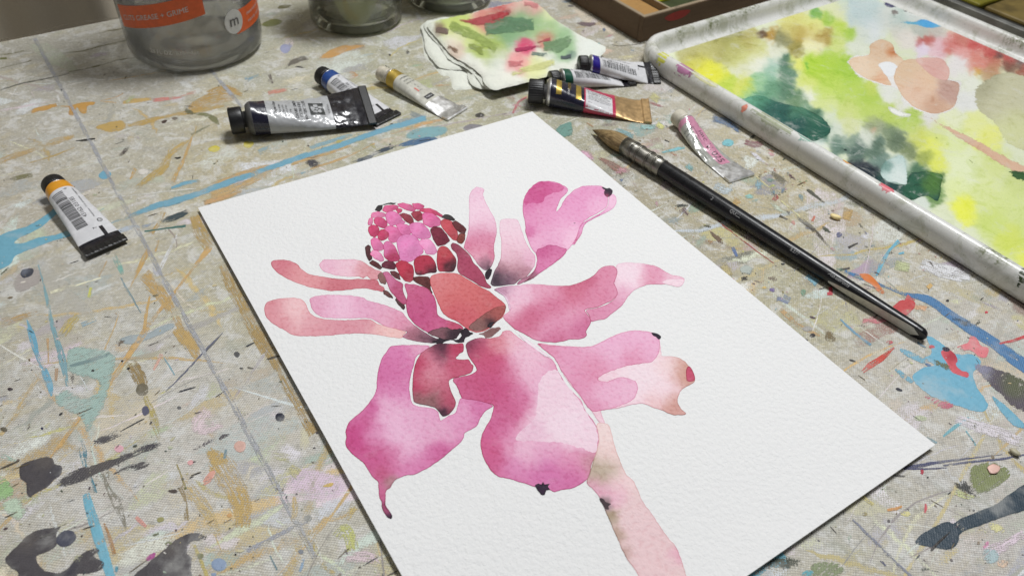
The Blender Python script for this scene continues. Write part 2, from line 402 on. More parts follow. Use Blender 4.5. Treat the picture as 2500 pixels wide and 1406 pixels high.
# soft stains and worn brushwork too many to count: one sheet of small films
def scatter(name, n, size, colf, cov, elong, seed, zlo, zhi, region, sides=(7, 11), along=None):
    rng = np.random.default_rng(seed); V, F, C, E = [], [], [], []
    k = 0
    while k < n:
        x, y = rng.uniform(-60, 2560), rng.uniform(-10, 1430)
        if rng.random() > region(x, y)*min(1., max(.08, .5+1.6*mnoise.noise(Vector((x*.006, y*.009, seed))))): continue
        k += 1
        c = G((x, y))[:2]; s = size(rng)*.001
        if c@ED < -.594: continue
        m_ = int(rng.integers(*sides)); el = elong(rng)
        a0 = (along if along is not None and rng.random() < .7 else rng.uniform(0, math.pi)) + rng.normal(0, .15)
        zz = rng.uniform(zlo, zhi); col = colf(rng, x, y); al = cov(rng)
        i0 = len(V); ca, sa = math.cos(a0), math.sin(a0)
        V.append((c[0], c[1], zz)); C.append((*col, al)); E.append(s*1000*.6)
        ph = rng.uniform(0, 6.28); r1, r2 = rng.uniform(.1, .35), rng.uniform(.05, .2)
        for j in range(m_):
            th = 2*math.pi*j/m_; r = s*(1+r1*math.sin(2*th+ph)+r2*math.sin(3*th+2*ph)+rng.uniform(-.22, .22))
            dx, dy = r*el*math.cos(th), r/el*math.sin(th)
            V.append((c[0]+dx*ca-dy*sa, c[1]+dx*sa+dy*ca, zz)); C.append((*col, al)); E.append(0.)
        F += [(i0, i0+1+j, i0+1+(j+1) % m_) for j in range(m_)]
    me = mesh(V, F); a = me.color_attributes.new('Col', 'FLOAT_COLOR', 'POINT'); a.data.foreach_set('color', np.array(C, np.float32).ravel())
    e = me.attributes.new('edge', 'FLOAT', 'POINT'); e.data.foreach_set('value', np.array(E, np.float32))
    return tag(obj(name, me, TABLE, M_PAINT), kind='stuff')
def on_right(x, y): return 1/(1+math.exp(-(x-1320)*.006))/(1+math.exp(-(740-y)*.012))        # busy, colourful side by the palette
PALL = [(202, 178, 118), (190, 190, 146), (176, 184, 172), (216, 216, 214), (206, 206, 206), (178, 177, 178), (206, 194, 156), (212, 210, 204)]
PALR = [(150, 170, 140), (188, 168, 96), (200, 160, 165), (128, 160, 158), (205, 202, 195), (134, 126, 108), (196, 190, 130), (170, 120, 100), (140, 150, 165)]
def stain_col(rng, x, y):
    P = PALR if rng.random() < on_right(x, y) else PALL
    return alb(mut(np.array(P[rng.integers(len(P))])+rng.normal(0, 8, 3), .55))
scatter('paint_stains', 800, lambda r: 2.0+r.gamma(2., 2.2), stain_col, lambda r: r.uniform(.34, .56), lambda r: r.uniform(1., 1.9), 3, .000004, .000014,
        lambda x, y: .5+.5*on_right(x, y), (12, 18), math.atan2(EP[1], EP[0]))

# --- back left
for pts, c, cov in [
    ([(0, 590, 5), (270, 520, 8)], (112, 106, 76), .8), ([(0, 470, 7), (110, 460, 14), (260, 425, 4)], (118, 114, 70), .85), ([(0, 505, 20), (60, 500, 18)], (110, 112, 60), .9),
    ([(540, 460, 3), (700, 440, 9), (900, 390, 8), (1150, 335, 7)], (116, 112, 80), .8), ([(590, 620, 6), (830, 570, 13), (1000, 520, 8), (1215, 488, 10)], (108, 104, 62), .85),
    ([(0, 775, 13), (200, 715, 14), (460, 665, 9), (600, 630, 4)], (96, 96, 84), .85), ([(850, 285, 5), (950, 265, 12), (1100, 240, 6)], (120, 112, 80), .6),
    ([(500, 755, 8), (760, 695, 14), (900, 688, 6)], (204, 202, 192), .8), ([(1000, 695, 6), (1250, 655, 8)], (200, 198, 188), .7), ([(490, 820, 20), (515, 880, 26)], (205, 204, 200), .7),
    ([(0, 350, 12), (300, 285, 10), (620, 205, 8), (1060, 150, 8)], (92, 82, 62), .7),
    ([(1090, 1080, 30), (1250, 1050, 50), (1420, 1000, 30), (1700, 950, 44), (1930, 900, 34)], (184, 146, 66), .58), ([(1620, 940, 60), (1800, 860, 120), (2020, 830, 60)], (186, 142, 66), .5),
    ([(1050, 890, 14), (1100, 872, 42), (1300, 850, 24)], (198, 158, 80), .85), ([(1060, 800, 12), (1000, 835, 6), (860, 870, 12), (1000, 880, 6)], (200, 150, 80), .75),
    ([(1310, 862, 32), (1400, 855, 34), (1560, 835, 14)], (210, 118, 108), .75), ([(1540, 830, 18), (1680, 790, 24)], (206, 150, 130), .55),
    ([(380, 1250, 30), (500, 1205, 60), (640, 1170, 26)], (190, 148, 70), .55), ([(0, 1390, 50), (150, 1330, 50), (330, 1270, 30)], (184, 150, 92), .5),
    ([(640, 1270, 6), (480, 1330, 14), (260, 1400, 12)], (180, 150, 88), .75), ([(650, 1210, 4), (730, 1205, 18), (815, 1192, 12)], (40, 38, 36), 1.),
    ([(1500, 1357, 10), (1550, 1350, 10)], (50, 46, 40), 1.), ([(560, 1110, 60), (590, 1160, 50)], (205, 205, 200), .55), ([(1640, 1160, 20), (1750, 1100, 14), (1800, 1075, 8)], (130, 130, 100), .7),
    ([(1400, 1390, 60), (1500, 1290, 46), (1640, 1180, 26), (1690, 1080, 10)], (192, 158, 84), .62), ([(1560, 1400, 18), (1620, 1260, 26), (1650, 1180, 10)], (200, 160, 100), .7),
    ([(2120, 690, 30), (2220, 640, 12)], (120, 160, 175), .6), ([(2310, 640, 30), (2340, 720, 14)], (110, 100, 90), .7), ([(2300, 800, 36), (2460, 770, 30)], (206, 130, 110), .6)]:
    swipe(A1(pts), c, cov)
mark(A1([(270, 975), (280, 940), (340, 920), (480, 890), (490, 910), (600, 905), (720, 880), (820, 878), (810, 900), (750, 915), (740, 975), (690, 970), (660, 925), (640, 990), (585, 985), (590, 925), (470, 920), (400, 945), (320, 960)]), (196, 144, 66), .95)
mark(A1([(820, 1090), (900, 1060), (1030, 1035), (1090, 1080), (1040, 1120), (950, 1135), (860, 1115)]), (190, 150, 66), .78)
mark(A1([(1640, 975), (1750, 968), (1820, 990), (1860, 1010), (1885, 1075), (1830, 1050), (1780, 1010), (1700, 990)]), (124, 124, 84), .95)
for x, y, a, b, c in [(1838, 1280, 48, 26, (206, 190, 50)), (2130, 1238, 48, 30, (208, 190, 46)), (1410, 1042, 26, 14, (80, 66, 60)), (1500, 1020, 24, 16, (100, 84, 66)), (2450, 420, 40, 36, (150, 155, 190)), (2330, 200, 90, 30, (122, 126, 72)), (2440, 62, 60, 14, (110, 106, 72))]:
    mark(ellipse(*A1([(x, y)])[0], a/3.514, b/3.514, -10), c, .97, 3)
# --- behind the tubes
for pts, c, cov in [([(690, 235, 6), (740, 190, 40), (850, 150, 44), (890, 160, 12)], (104, 98, 86), .75), ([(980, 150, 10), (1090, 110, 70), (1200, 70, 60), (1370, 42, 10)], (200, 142, 66), .85),
    ([(680, 80, 40), (740, 35, 40)], (150, 155, 190), .8), ([(540, 340, 30), (600, 350, 8)], (150, 145, 130), .8), ([(340, 330, 24), (430, 310, 14)], (130, 160, 175), .55),
    ([(600, 440, 30), (690, 425, 24)], (206, 128, 104), .7), ([(1240, 270, 20), (1300, 300, 44), (1240, 320, 12)], (196, 140, 90), .55), ([(20, 460, 60), (180, 410, 60), (320, 470, 40)], (186, 142, 62), .55),
    ([(1350, 420, 30), (1500, 400, 30), (1660, 405, 10)], (184, 160, 70), .5), ([(1980, 390, 20), (2100, 380, 10)], (200, 140, 80), .6), ([(1760, 620, 40), (1860, 660, 50), (1890, 680, 20)], (124, 134, 132), .75),
    ([(1760, 410, 90), (1950, 360, 80)], (176, 184, 120), .5), ([(1640, 700, 30), (1780, 680, 60), (1900, 640, 30)], (130, 150, 170), .4)]:
    swipe(A2(pts), c, cov)
swipe(A2([(1600, 800, 10), (1700, 770, 22), (1850, 720, 26), (2020, 680, 18), (2060, 665, 8)]), (202, 152, 92), .85)
mark(A2([(1720, 830), (1780, 770), (1900, 740), (2060, 735), (2075, 790), (1960, 830), (1850, 850)]), (110, 164, 172), .72)
mark(A2([(1660, 900), (1740, 860), (1850, 830), (1960, 825), (2000, 850), (1900, 885), (1800, 905)]), (64, 104, 146), .75)
mark(A2([(2215, 750), (2260, 720), (2350, 718), (2390, 735), (2330, 765), (2250, 780)]), (128, 124, 130), .95)
mark(A2([(1230, 1055), (1300, 1020), (1400, 985), (1480, 940), (1560, 910), (1650, 898), (1600, 930), (1520, 960), (1450, 985), (1420, 1030), (1350, 1050), (1290, 1035)]), (62, 74, 88), .92)
swipe(A2([(830, 1020, 14), (920, 998, 22), (990, 985, 10)]), (60, 62, 90), .85)
for pts in ([(0, 1390, 40), (150, 1340, 60), (320, 1290, 30)], [(60, 1240, 40), (300, 1150, 44), (520, 1100, 70), (640, 1100, 30)], [(740, 1060, 30), (1000, 980, 36), (1250, 900, 24)], [(900, 1100, 20), (1200, 1000, 20), (1460, 880, 12)]):
    swipe(A2(pts), (194, 152, 88), .58)
for pts in ([(460, 960, 60), (560, 910, 30)], [(900, 920, 36), (1180, 830, 30), (1330, 800, 10)], [(820, 1140, 26), (920, 1110, 16)]): swipe(A2(pts), (120, 165, 180), .6)
mark(ellipse(*A2([(1155, 866)])[0], 9, 5.5), (176, 164, 96), .9)
for x, y, a, b in [(2360, 640, 40, 20), (1600, 715, 16, 9), (1740, 100, 16, 14), (1590, 125, 9, 7), (2040, 240, 8, 6)]:
    mark(ellipse(*A2([(x, y)])[0], a/3.514, b/3.514), (66, 62, 56), .9, 2)
# long pale-blue drag and the pool it starts from
mark(A3([(0, 690), (60, 665), (150, 640), (230, 600), (290, 560), (340, 520), (358, 545), (310, 590), (250, 640), (180, 680), (110, 710), (90, 740), (150, 735), (230, 705), (320, 690), (400, 670), (470, 655), (470, 680), (380, 710), (290, 735), (230, 760), (150, 790), (90, 820), (60, 870), (-40, 890), (-40, 700)]), (102, 166, 190), .985, 1.6)
bl = A3([(660, 620, 10), (760, 588, 14), (860, 546, 30), (960, 510, 38), (1080, 478, 42), (1200, 440, 34), (1330, 392, 38), (1450, 348, 34), (1580, 306, 36)])+A2([(0, 1290, 44), (150, 1238, 42), (400, 1148, 44), (640, 1060, 46), (860, 985, 46), (1100, 915, 46), (1300, 846, 46), (1500, 776, 46), (1700, 716, 50), (1900, 660, 46)])[2:]
swipe(bl, (106, 164, 188), .9)
swipe(A3([(1050, 402, 14), (1130, 372, 24), (1226, 356, 12)]), (108, 166, 190), .92)
swipe(A3([(380, 690, 30), (470, 640, 40), (560, 580, 26), (640, 525, 8)]), (128, 172, 178), .6)
mark(ellipse(*A3([(642, 320)])[0], 15.5, 10.5, -8), (104, 164, 190), 1., 1.5)
mark(ellipse(*A3([(880, 298)])[0], 14, 9), (206, 200, 190), .8, 2)
for pts, c, cov in [
    ([(1060, 130, 10), (1010, 260, 56), (930, 330, 44), (840, 400, 30)], (186, 152, 70), .62), ([(1172, 95, 8), (1130, 220, 20), (1060, 360, 26)], OCH, .68), ([(830, 280, 22), (800, 345, 10)], OCH, .6),
    ([(1000, 545, 36), (985, 590, 20), (930, 680, 34)], (190, 148, 76), .6), ([(970, 720, 14), (955, 790, 12)], OCH, .6), ([(910, 780, 34), (860, 880, 26), (800, 1005, 6)], OCH, .7),
    ([(1290, 760, 46), (1200, 870, 18), (1100, 1000, 16), (1030, 1090, 24), (900, 1250, 22), (790, 1406, 22)], (204, 162, 98), .93), ([(920, 1060, 12), (900, 1150, 18), (885, 1260, 22), (860, 1330, 12)], OCH, .85),
    ([(880, 930, 90), (960, 1020, 84), (1020, 1100, 70), (1080, 1200, 50), (1130, 1290, 54), (1190, 1400, 60)], (190, 150, 80), .6), ([(1190, 570, 70), (1230, 680, 90), (1290, 760, 76)], (178, 142, 70), .55),
    ([(1370, 870, 70), (1420, 1000, 76), (1490, 1130, 80), (1570, 1280, 90), (1640, 1400, 90)], (170, 136, 70), .58), ([(730, 1170, 6), (690, 1280, 8), (640, 1390, 10)], (196, 164, 110), .8), ([(655, 845, 8), (605, 945, 8)], (190, 150, 90), .8),
    ([(310, 1040, 18), (450, 1000, 14), (620, 950, 6)], (224, 220, 184), .85), ([(885, 667, 10), (1000, 650, 9), (1140, 632, 15)], (64, 110, 102), .92), ([(990, 605, 20), (1070, 580, 40), (1150, 545, 26)], (56, 74, 80), .72),
    ([(870, 640, 20), (960, 610, 14)], (140, 158, 180), .6), ([(235, 870, 8), (265, 980, 12), (290, 1090, 22), (320, 1240, 24), (365, 1406, 24)], (112, 162, 172), .84), ([(165, 1205, 6), (190, 1270, 28), (215, 1340, 26), (228, 1410, 20)], (104, 168, 196), .93),
    ([(700, 820, 32), (735, 890, 32), (752, 930, 14)], (112, 174, 160), .85), ([(740, 950, 6), (790, 1040, 14), (865, 1165, 5)], (104, 140, 152), .85), ([(560, 1010, 20), (545, 1070, 18)], (196, 196, 70), .8),
    ([(600, 465, 6), (900, 435, 6), (1200, 402, 5)], (206, 206, 198), .7), ([(1085, 680, 12), (1000, 860, 24), (960, 940, 14)], (206, 206, 206), .6), ([(1080, 220, 12), (1105, 214, 10)], (52, 50, 46), 1.),
    ([(950, 880, 40), (990, 960, 46), (1030, 1020, 20)], (178, 178, 188), .65), ([(380, 1300, 50), (430, 1230, 70), (480, 1180, 30)], (188, 164, 82), .5), ([(80, 345, 26), (200, 318, 26)], (124, 120, 78), .8),
    ([(0, 1230, 60), (120, 1190, 50), (230, 1160, 20)], (190, 150, 86), .5), ([(500, 1240, 30), (590, 1200, 24)], (140, 172, 186), .55), ([(660, 700, 20), (800, 640, 30), (860, 640, 10)], (170, 182, 196), .6),
    ([(1290, 440, 40), (1440, 400, 44), (1640, 310, 34)], (196, 156, 92), .6), ([(1250, 490, 26), (1330, 470, 28), (1420, 440, 18)], (200, 150, 90), .75), ([(1260, 1406, 6), (1320, 1340, 8), (1365, 1290, 4)], (90, 90, 96), .85)]:
    swipe(A3(pts), c, cov)
mark(A3([(735, 1330), (800, 1300), (900, 1290), (1000, 1240), (1070, 1232), (1040, 1270), (950, 1310), (850, 1345), (780, 1355)]), (154, 166, 170), .97)
mark(A3([(80, 990), (110, 930), (180, 890), (240, 900), (245, 970), (190, 1010), (110, 1040)]), (166, 156, 150), .7)
mark(ellipse(*A3([(165, 920)])[0], 17.5, 10.5, -18), (62, 66, 78), 1., 2, drops=[(*A3([(150, 915)])[0], 6, (110, 116, 130))])
# --- front left
for pts, c, cov in [
    ([(165, 0, 30), (190, 90, 32), (220, 180, 26), (262, 270, 42), (285, 340, 36), (292, 388, 12)], (104, 168, 196), .95), ([(300, 0, 26), (330, 90, 30), (352, 180, 46), (370, 260, 30), (380, 330, 14)], (112, 160, 172), .8),
    ([(460, 640, 12), (470, 700, 46), (482, 780, 22), (520, 860, 16), (545, 935, 20)], (66, 130, 152), .78), ([(840, 0, 30), (760, 110, 35), (680, 230, 30), (560, 380, 28), (440, 530, 26), (360, 640, 22), (280, 745, 12)], (206, 164, 98), .95),
    ([(230, 250, 6), (150, 380, 44), (60, 540, 28), (0, 610, 36)], (200, 168, 104), .62), ([(740, 200, 70), (790, 280, 76), (815, 345, 60)], (150, 122, 66), .62), ([(820, 390, 30), (852, 460, 40), (880, 540, 46), (905, 630, 26)], (176, 158, 78), .7),
    ([(1000, 0, 70), (1080, 100, 84), (1125, 180, 30)], (188, 150, 78), .68), ([(1180, 690, 40), (1250, 780, 150), (1310, 880, 140), (1370, 1000, 120), (1375, 1130, 80)], (190, 154, 78), .56), ([(1040, 860, 40), (1120, 980, 90), (1200, 1100, 70), (1260, 1270, 30)], (196, 168, 104), .5),
    ([(1100, 1230, 18), (1150, 1350, 22), (1175, 1410, 20)], (184, 166, 84), .8), ([(590, 820, 60), (610, 890, 34), (655, 980, 56), (692, 1070, 32), (716, 1150, 6)], (132, 126, 108), .72),
    ([(488, 940, 40), (500, 990, 50), (532, 1100, 62), (572, 1230, 62), (610, 1350, 56), (630, 1420, 50)], (108, 176, 200), 1.), ([(590, 1105, 10), (622, 1190, 22), (648, 1280, 22)], (174, 128, 78), .9), ([(1262, 28, 3), (1180, 110, 8), (1060, 240, 9), (940, 362, 4)], (98, 102, 124), .9),
    ([(1400, 1262, 24), (1560, 1180, 22), (1740, 1092, 26)], (150, 152, 162), .72), ([(1665, 955, 12), (1672, 1040, 46), (1652, 1095, 14)], (194, 164, 96), .85), ([(1050, 900, 10), (1000, 770, 8)], (150, 134, 70), .8), ([(1060, 1090, 30), (1045, 960, 20), (1020, 900, 40)], (150, 128, 84), .6),
    ([(770, 1070, 16), (800, 1100, 26), (828, 1125, 16)], (212, 150, 138), .9), ([(870, 240, 12), (915, 150, 22)], (214, 160, 140), .7), ([(930, 170, 8), (990, 270, 8)], (110, 160, 176), .8), ([(270, 60, 14), (275, 200, 8)], (190, 150, 100), .7), ([(320, 230, 24), (318, 300, 16)], (176, 140, 104), .75),
    ([(100, 760, 10), (10, 720, 30)], (150, 190, 170), .5), ([(1280, 690, 12), (1270, 740, 16)], (110, 140, 150), .7), ([(1240, 630, 12), (1265, 615, 24), (1300, 602, 6)], (90, 86, 90), .9), ([(0, 100, 8), (120, 170, 14), (240, 240, 10)], (214, 212, 200), .75), ([(200, 330, 30), (235, 400, 20)], (214, 212, 208), .6),
    ([(1720, 1230, 40), (1770, 1170, 30), (1790, 1290, 26)], (184, 160, 80), .62), ([(1820, 1340, 40), (1900, 1390, 40)], (186, 162, 90), .6), ([(1900, 1180, 60), (1960, 1130, 70), (2000, 1260, 70)], (182, 184, 92), .62), ([(1960, 1080, 40), (2010, 1010, 50)], (190, 164, 84), .55),
    ([(1780, 600, 70), (1720, 500, 60), (1640, 360, 60), (1590, 260, 56), (1520, 130, 56), (1440, 10, 60)], (166, 134, 72), .55), ([(1640, 790, 60), (1690, 830, 60)], (184, 176, 120), .5), ([(1540, 720, 70), (1640, 740, 40)], (186, 184, 120), .5),
    ([(1950, 1310, 60), (2080, 1290, 80), (2150, 1330, 40)], (206, 182, 188), .55), ([(1190, 470, 90), (1130, 560, 100), (1260, 540, 60)], (214, 190, 196), .5), ([(1530, 1290, 8), (1570, 1370, 10)], (100, 130, 140), .8), ([(1700, 1380, 16), (1720, 1310, 14)], (130, 160, 190), .6)]:
    swipe(A4(pts), c, cov)
mark(A4([(390, 120), (500, 110), (640, 150), (650, 220), (620, 330), (600, 420), (530, 540), (490, 590), (470, 520), (400, 480), (330, 440), (315, 390), (370, 350), (420, 370), (480, 400), (560, 360), (540, 290), (400, 260), (380, 190)]), (148, 180, 170), .74, 3)
mark(A4([(390, 210), (500, 180), (620, 140), (620, 156), (500, 200), (400, 225)]), (110, 140, 140), .85)
for pl, cov in (([(110, 800), (130, 770), (200, 745), (255, 730), (300, 740), (310, 770), (350, 785), (345, 830), (310, 860), (270, 900), (200, 940), (170, 962), (150, 930), (150, 880), (115, 850)], .985),
        ([(320, 880), (380, 830), (450, 795), (560, 770), (640, 735), (750, 700), (830, 660), (900, 648), (918, 655), (890, 685), (800, 710), (750, 740), (690, 765), (620, 800), (560, 820), (520, 850), (460, 870), (400, 890), (350, 898)], .8),
        ([(520, 680), (560, 620), (620, 600), (665, 575), (660, 600), (690, 605), (620, 645), (570, 660)], .72), ([(640, 830), (700, 790), (790, 760), (850, 765), (800, 800), (720, 810)], .7),
        ([(30, 1310), (60, 1270), (100, 1230), (140, 1190), (200, 1150), (280, 1135), (345, 1125), (320, 1160), (320, 1230), (260, 1270), (210, 1290), (215, 1330), (250, 1370), (330, 1385), (380, 1365), (430, 1310), (480, 1270), (560, 1245), (565, 1265), (530, 1290), (590, 1330), (570, 1370), (500, 1390), (440, 1395), (400, 1440), (130, 1440), (100, 1380), (60, 1360)], .97),
        ([(760, 1430), (830, 1340), (900, 1280), (960, 1230), (1010, 1190), (1070, 1165), (1120, 1160), (1170, 1185), (1150, 1205), (1100, 1205), (1065, 1230), (1060, 1280), (1085, 1300), (1080, 1360), (1060, 1430)], .985)):
    mark(A4(pl), CHA, cov, 1.3, drops=[(*A4([pl[3]])[0], 22, (92, 86, 84)), (*A4([pl[len(pl)//2]])[0], 18, (64, 62, 72))])
for x, y, a, b, ang, c in [(375, 1193, 58, 44, -25, (74, 76, 92)), (805, 350, 36, 36, 0, (112, 104, 84)), (825, 470, 22, 26, 0, (90, 90, 112)), (1585, 505, 28, 25, 0, (34, 36, 56)), (1015, 453, 14, 9, 0, (104, 104, 104)), (675, 685, 26, 20, 0, (226, 164, 178)), (1080, 763, 18, 14, 0, (222, 160, 160)),
        (855, 1295, 32, 13, -40, (178, 70, 146)), (1135, 1292, 19, 17, 0, (124, 124, 88)), (910, 1085, 22, 14, -10, (150, 146, 90)), (955, 1220, 22, 9, 0, (120, 124, 90)), (1745, 1078, 22, 18, 0, (130, 130, 124)), (1360, 672, 34, 34, 0, (208, 164, 150)), (1185, 848, 52, 20, -50, (214, 152, 134)),
        (1240, 1340, 44, 36, 0, (132, 152, 182)), (1210, 1395, 16, 10, 0, (130, 150, 180)), (1300, 1062, 14, 12, 0, (200, 150, 90)), (1860, 890, 30, 10, -15, (196, 164, 80)), (660, 1366, 10, 16, 0, (90, 150, 170)), (60, 348, 16, 8, 0, (60, 50, 56)), (240, 570, 8, 9, 0, (40, 44, 80)), (345, 488, 14, 6, -40, (40, 40, 44)),
        (525, 245, 10, 6, 0, (40, 40, 42)), (725, 230, 9, 6, 0, (40, 40, 42)), (692, 190, 9, 6, 0, (40, 40, 42)), (22, 575, 22, 14, 20, (96, 88, 70)), (1343, 152, 16, 16, 0, (84, 84, 86)), (1368, 229, 10, 6, 0, (30, 30, 34)), (1335, 1283, 6, 6, 0, (30, 30, 40)), (980, 925, 26, 10, 0, (80, 70, 66)), (1705, 1268, 16, 14, 0, (120, 126, 136))]:
    mark(ellipse(*A4([(x, y)])[0], a/2.32, b/2.32, ang), c, .98, 1.6)
mark(A4([(-20, 850), (40, 862), (78, 915), (60, 960), (-20, 985)]), (140, 186, 112), .7); mark(A4([(15, 985), (100, 960), (145, 1040), (110, 1085), (50, 1060)]), (176, 200, 170), .62)
# --- right, in front of the palette
mark(A5([(960, 245), (1010, 258), (1060, 300), (1110, 330), (1180, 330), (1225, 365), (1190, 420), (1200, 480), (1240, 540), (1258, 580), (1230, 608), (1180, 600), (1100, 575), (1000, 540), (940, 500), (895, 455), (900, 420), (960, 390), (1000, 380), (940, 350), (985, 320)]), (104, 170, 198), .985, 2.2)
mark(A5([(830, 300), (870, 308), (940, 345), (965, 378), (920, 365), (850, 330)]), (106, 168, 194), .85); mark(A5([(805, 402), (840, 410), (900, 460), (890, 470), (850, 450)]), (106, 168, 194), .8)
mark(A5([(1280, 535), (1340, 575), (1420, 650), (1450, 690), (1380, 672), (1320, 605)]), (104, 168, 194), .96)
for pts, c, cov in [
    ([(560, -75, 20), (650, -40, 18), (760, 0, 14), (850, 35, 18), (960, 60, 40), (1050, 120, 44), (1170, 200, 54), (1280, 270, 54), (1380, 345, 64), (1460, 400, 64)], (62, 120, 178), .84),
    ([(802, 296, 10), (742, 348, 26), (684, 384, 30), (648, 416, 12)], (204, 70, 56), .97), ([(1440, 242, 16), (1380, 262, 13), (1315, 276, 8)], (204, 66, 70), .95), ([(935, 888, 14), (940, 900, 15), (934, 912, 12)], (176, 44, 62), 1.), ([(955, 1055, 10), (956, 1080, 14), (952, 1098, 8)], (206, 84, 92), .95),
    ([(840, 880, 8), (930, 868, 16), (1000, 856, 14), (1150, 836, 8), (1330, 815, 3)], (78, 80, 112), .95), ([(850, 884, 9), (950, 884, 9), (1060, 880, 4)], (76, 76, 108), .95), ([(1040, 870, 8), (1200, 848, 10), (1330, 836, 10), (1450, 815, 8)], (86, 88, 118), .9),
    ([(540, 158, 6), (600, 215, 12), (690, 285, 13)], (108, 154, 182), .9), ([(1165, 635, 8), (1100, 680, 16), (1040, 728, 10)], (112, 172, 184), .9), ([(1150, 700, 7), (1200, 772, 9)], (112, 172, 184), .8), ([(960, 735, 16), (1010, 760, 12)], (112, 150, 162), .6),
    ([(770, 1085, 12), (810, 1078, 16), (842, 1066, 10)], (206, 146, 84), .92), ([(640, 1010, 20), (700, 1060, 16)], (200, 186, 110), .6), ([(600, 1130, 8), (690, 1220, 15), (780, 1310, 14), (890, 1412, 12)], (126, 130, 148), .72), ([(735, 1330, 10), (760, 1355, 8)], (84, 88, 120), .8),
    ([(1434, 1200, 50), (1330, 1260, 60), (1240, 1300, 70)], (212, 190, 204), .5), ([(1100, 990, 40), (1150, 1010, 40), (1220, 1020, 20)], (182, 188, 122), .6), ([(740, 610, 40), (800, 640, 40), (860, 680, 16)], (206, 204, 150), .66), ([(1100, 640, 40), (1250, 690, 60), (1420, 750, 60)], (208, 200, 208), .55),
    ([(650, 160, 12), (720, 170, 20), (800, 150, 14)], (206, 110, 118), .6), ([(250, 110, 20), (330, 180, 22), (440, 240, 12)], (194, 152, 96), .6), ([(230, 55, 30), (290, 75, 24)], (120, 130, 160), .55), ([(470, 350, 10), (480, 370, 10)], (200, 120, 90), .8), ([(880, 90, 20), (960, 110, 30)], (216, 158, 110), .6), ([(860, 50, 30), (900, 70, 16)], (206, 84, 82), .7)]:
    swipe(A5(pts), c, cov)
mark(A5([(790, 105), (830, 70), (890, 62), (905, 95), (870, 132), (840, 142), (800, 128)]), (200, 70, 72), .985, 2.5)
mark(A5([(1030, 318), (1070, 305), (1110, 350), (1100, 380), (1130, 408), (1163, 418), (1160, 442), (1120, 432), (1080, 410), (1058, 370)]), (212, 84, 94), 1., 1.5, drops=[(*A5([(1085, 335)])[0], 12, (176, 48, 62))])
mark(A5([(1108, 292), (1160, 272), (1170, 240), (1200, 250), (1222, 288), (1262, 300), (1250, 342), (1220, 346), (1180, 312), (1140, 308)]), (224, 116, 124), .98, 2)
mark(A5([(1190, 375), (1280, 395), (1370, 425), (1460, 480), (1460, 600), (1380, 582), (1320, 520), (1250, 455)]), (86, 76, 88), .72, 3, drops=[(*A5([(1220, 400)])[0], 20, (140, 140, 165)), (*A5([(1400, 470)])[0], 25, (90, 96, 66))])
mark(A5([(950, 530), (1000, 545), (1086, 566), (1082, 592), (1020, 584)]), (206, 96, 118), .75, 2.5)
mark(A5([(905, 1240), (940, 1200), (1000, 1165), (1060, 1140), (1090, 1150), (1120, 1130), (1200, 1095), (1290, 1060), (1360, 1010), (1450, 962), (1450, 1075), (1360, 1108), (1250, 1150), (1130, 1195), (1115, 1240), (1075, 1275), (1010, 1270), (930, 1255)]), (44, 62, 76), .97, 1.6)
mark(A5([(1170, 900), (1210, 860), (1280, 855), (1350, 880), (1365, 920), (1320, 960), (1250, 1000), (1190, 1000)]), (122, 132, 76), .74, 3); mark(A5([(400, 1350), (470, 1340), (540, 1350), (560, 1390), (500, 1410), (420, 1410)]), (126, 140, 96), .66, 3)
mark(A5([(362, 1222), (300, 1260), (262, 1290), (292, 1330), (292, 1366), (240, 1362), (190, 1372), (120, 1420), (60, 1420), (180, 1330), (260, 1268)]), (100, 168, 188), .9, 2)
for x, y, a, b, ang, c, cov in [(1270, 1308, 42, 36, 20, (156, 182, 186), .85), (1300, 1172, 42, 22, 20, (208, 202, 128), .75), (858, 1104, 26, 13, 10, (206, 196, 118), .85), (385, 1395, 32, 18, -10, (92, 164, 176), .9), (966, 380, 14, 7, 10, (72, 110, 160), .95), (1055, 305, 20, 12, 10, (56, 46, 64), .95), (826, 500, 18, 7, 15, (54, 56, 66), 1.),
        (985, 293, 14, 8, 0, (206, 66, 82), .97), (930, 640, 30, 14, 0, (180, 190, 150), .6), (660, 1105, 14, 10, 0, (150, 136, 84), .8), (370, 262, 12, 8, 0, (40, 38, 40), 1.), (405, 238, 14, 9, 0, (50, 46, 48), .95), (1186, 1085, 7, 5, 0, (60, 60, 70), .9), (965, 926, 5, 4, 0, (30, 30, 34), 1.), (1248, 1254, 20, 8, -50, (216, 130, 170), .8), (1330, 1345, 26, 20, 0, (214, 180, 150), .6),
        (780, 270, 16, 8, 0, (206, 84, 92), .8), (1250, 124, 8, 6, 0, (206, 60, 72), 1.), (600, 360, 16, 5, 12, (60, 58, 56), 1.), (440, 350, 26, 12, 0, (196, 190, 190), .6), (210, 18, 12, 8, 20, (96, 80, 140), .95), (1062, 68, 8, 6, 0, (50, 46, 50), 1.)]:
    mark(ellipse(*A5([(x, y)])[0], a/1.99, b/1.99, ang), c, cov, 1.8)
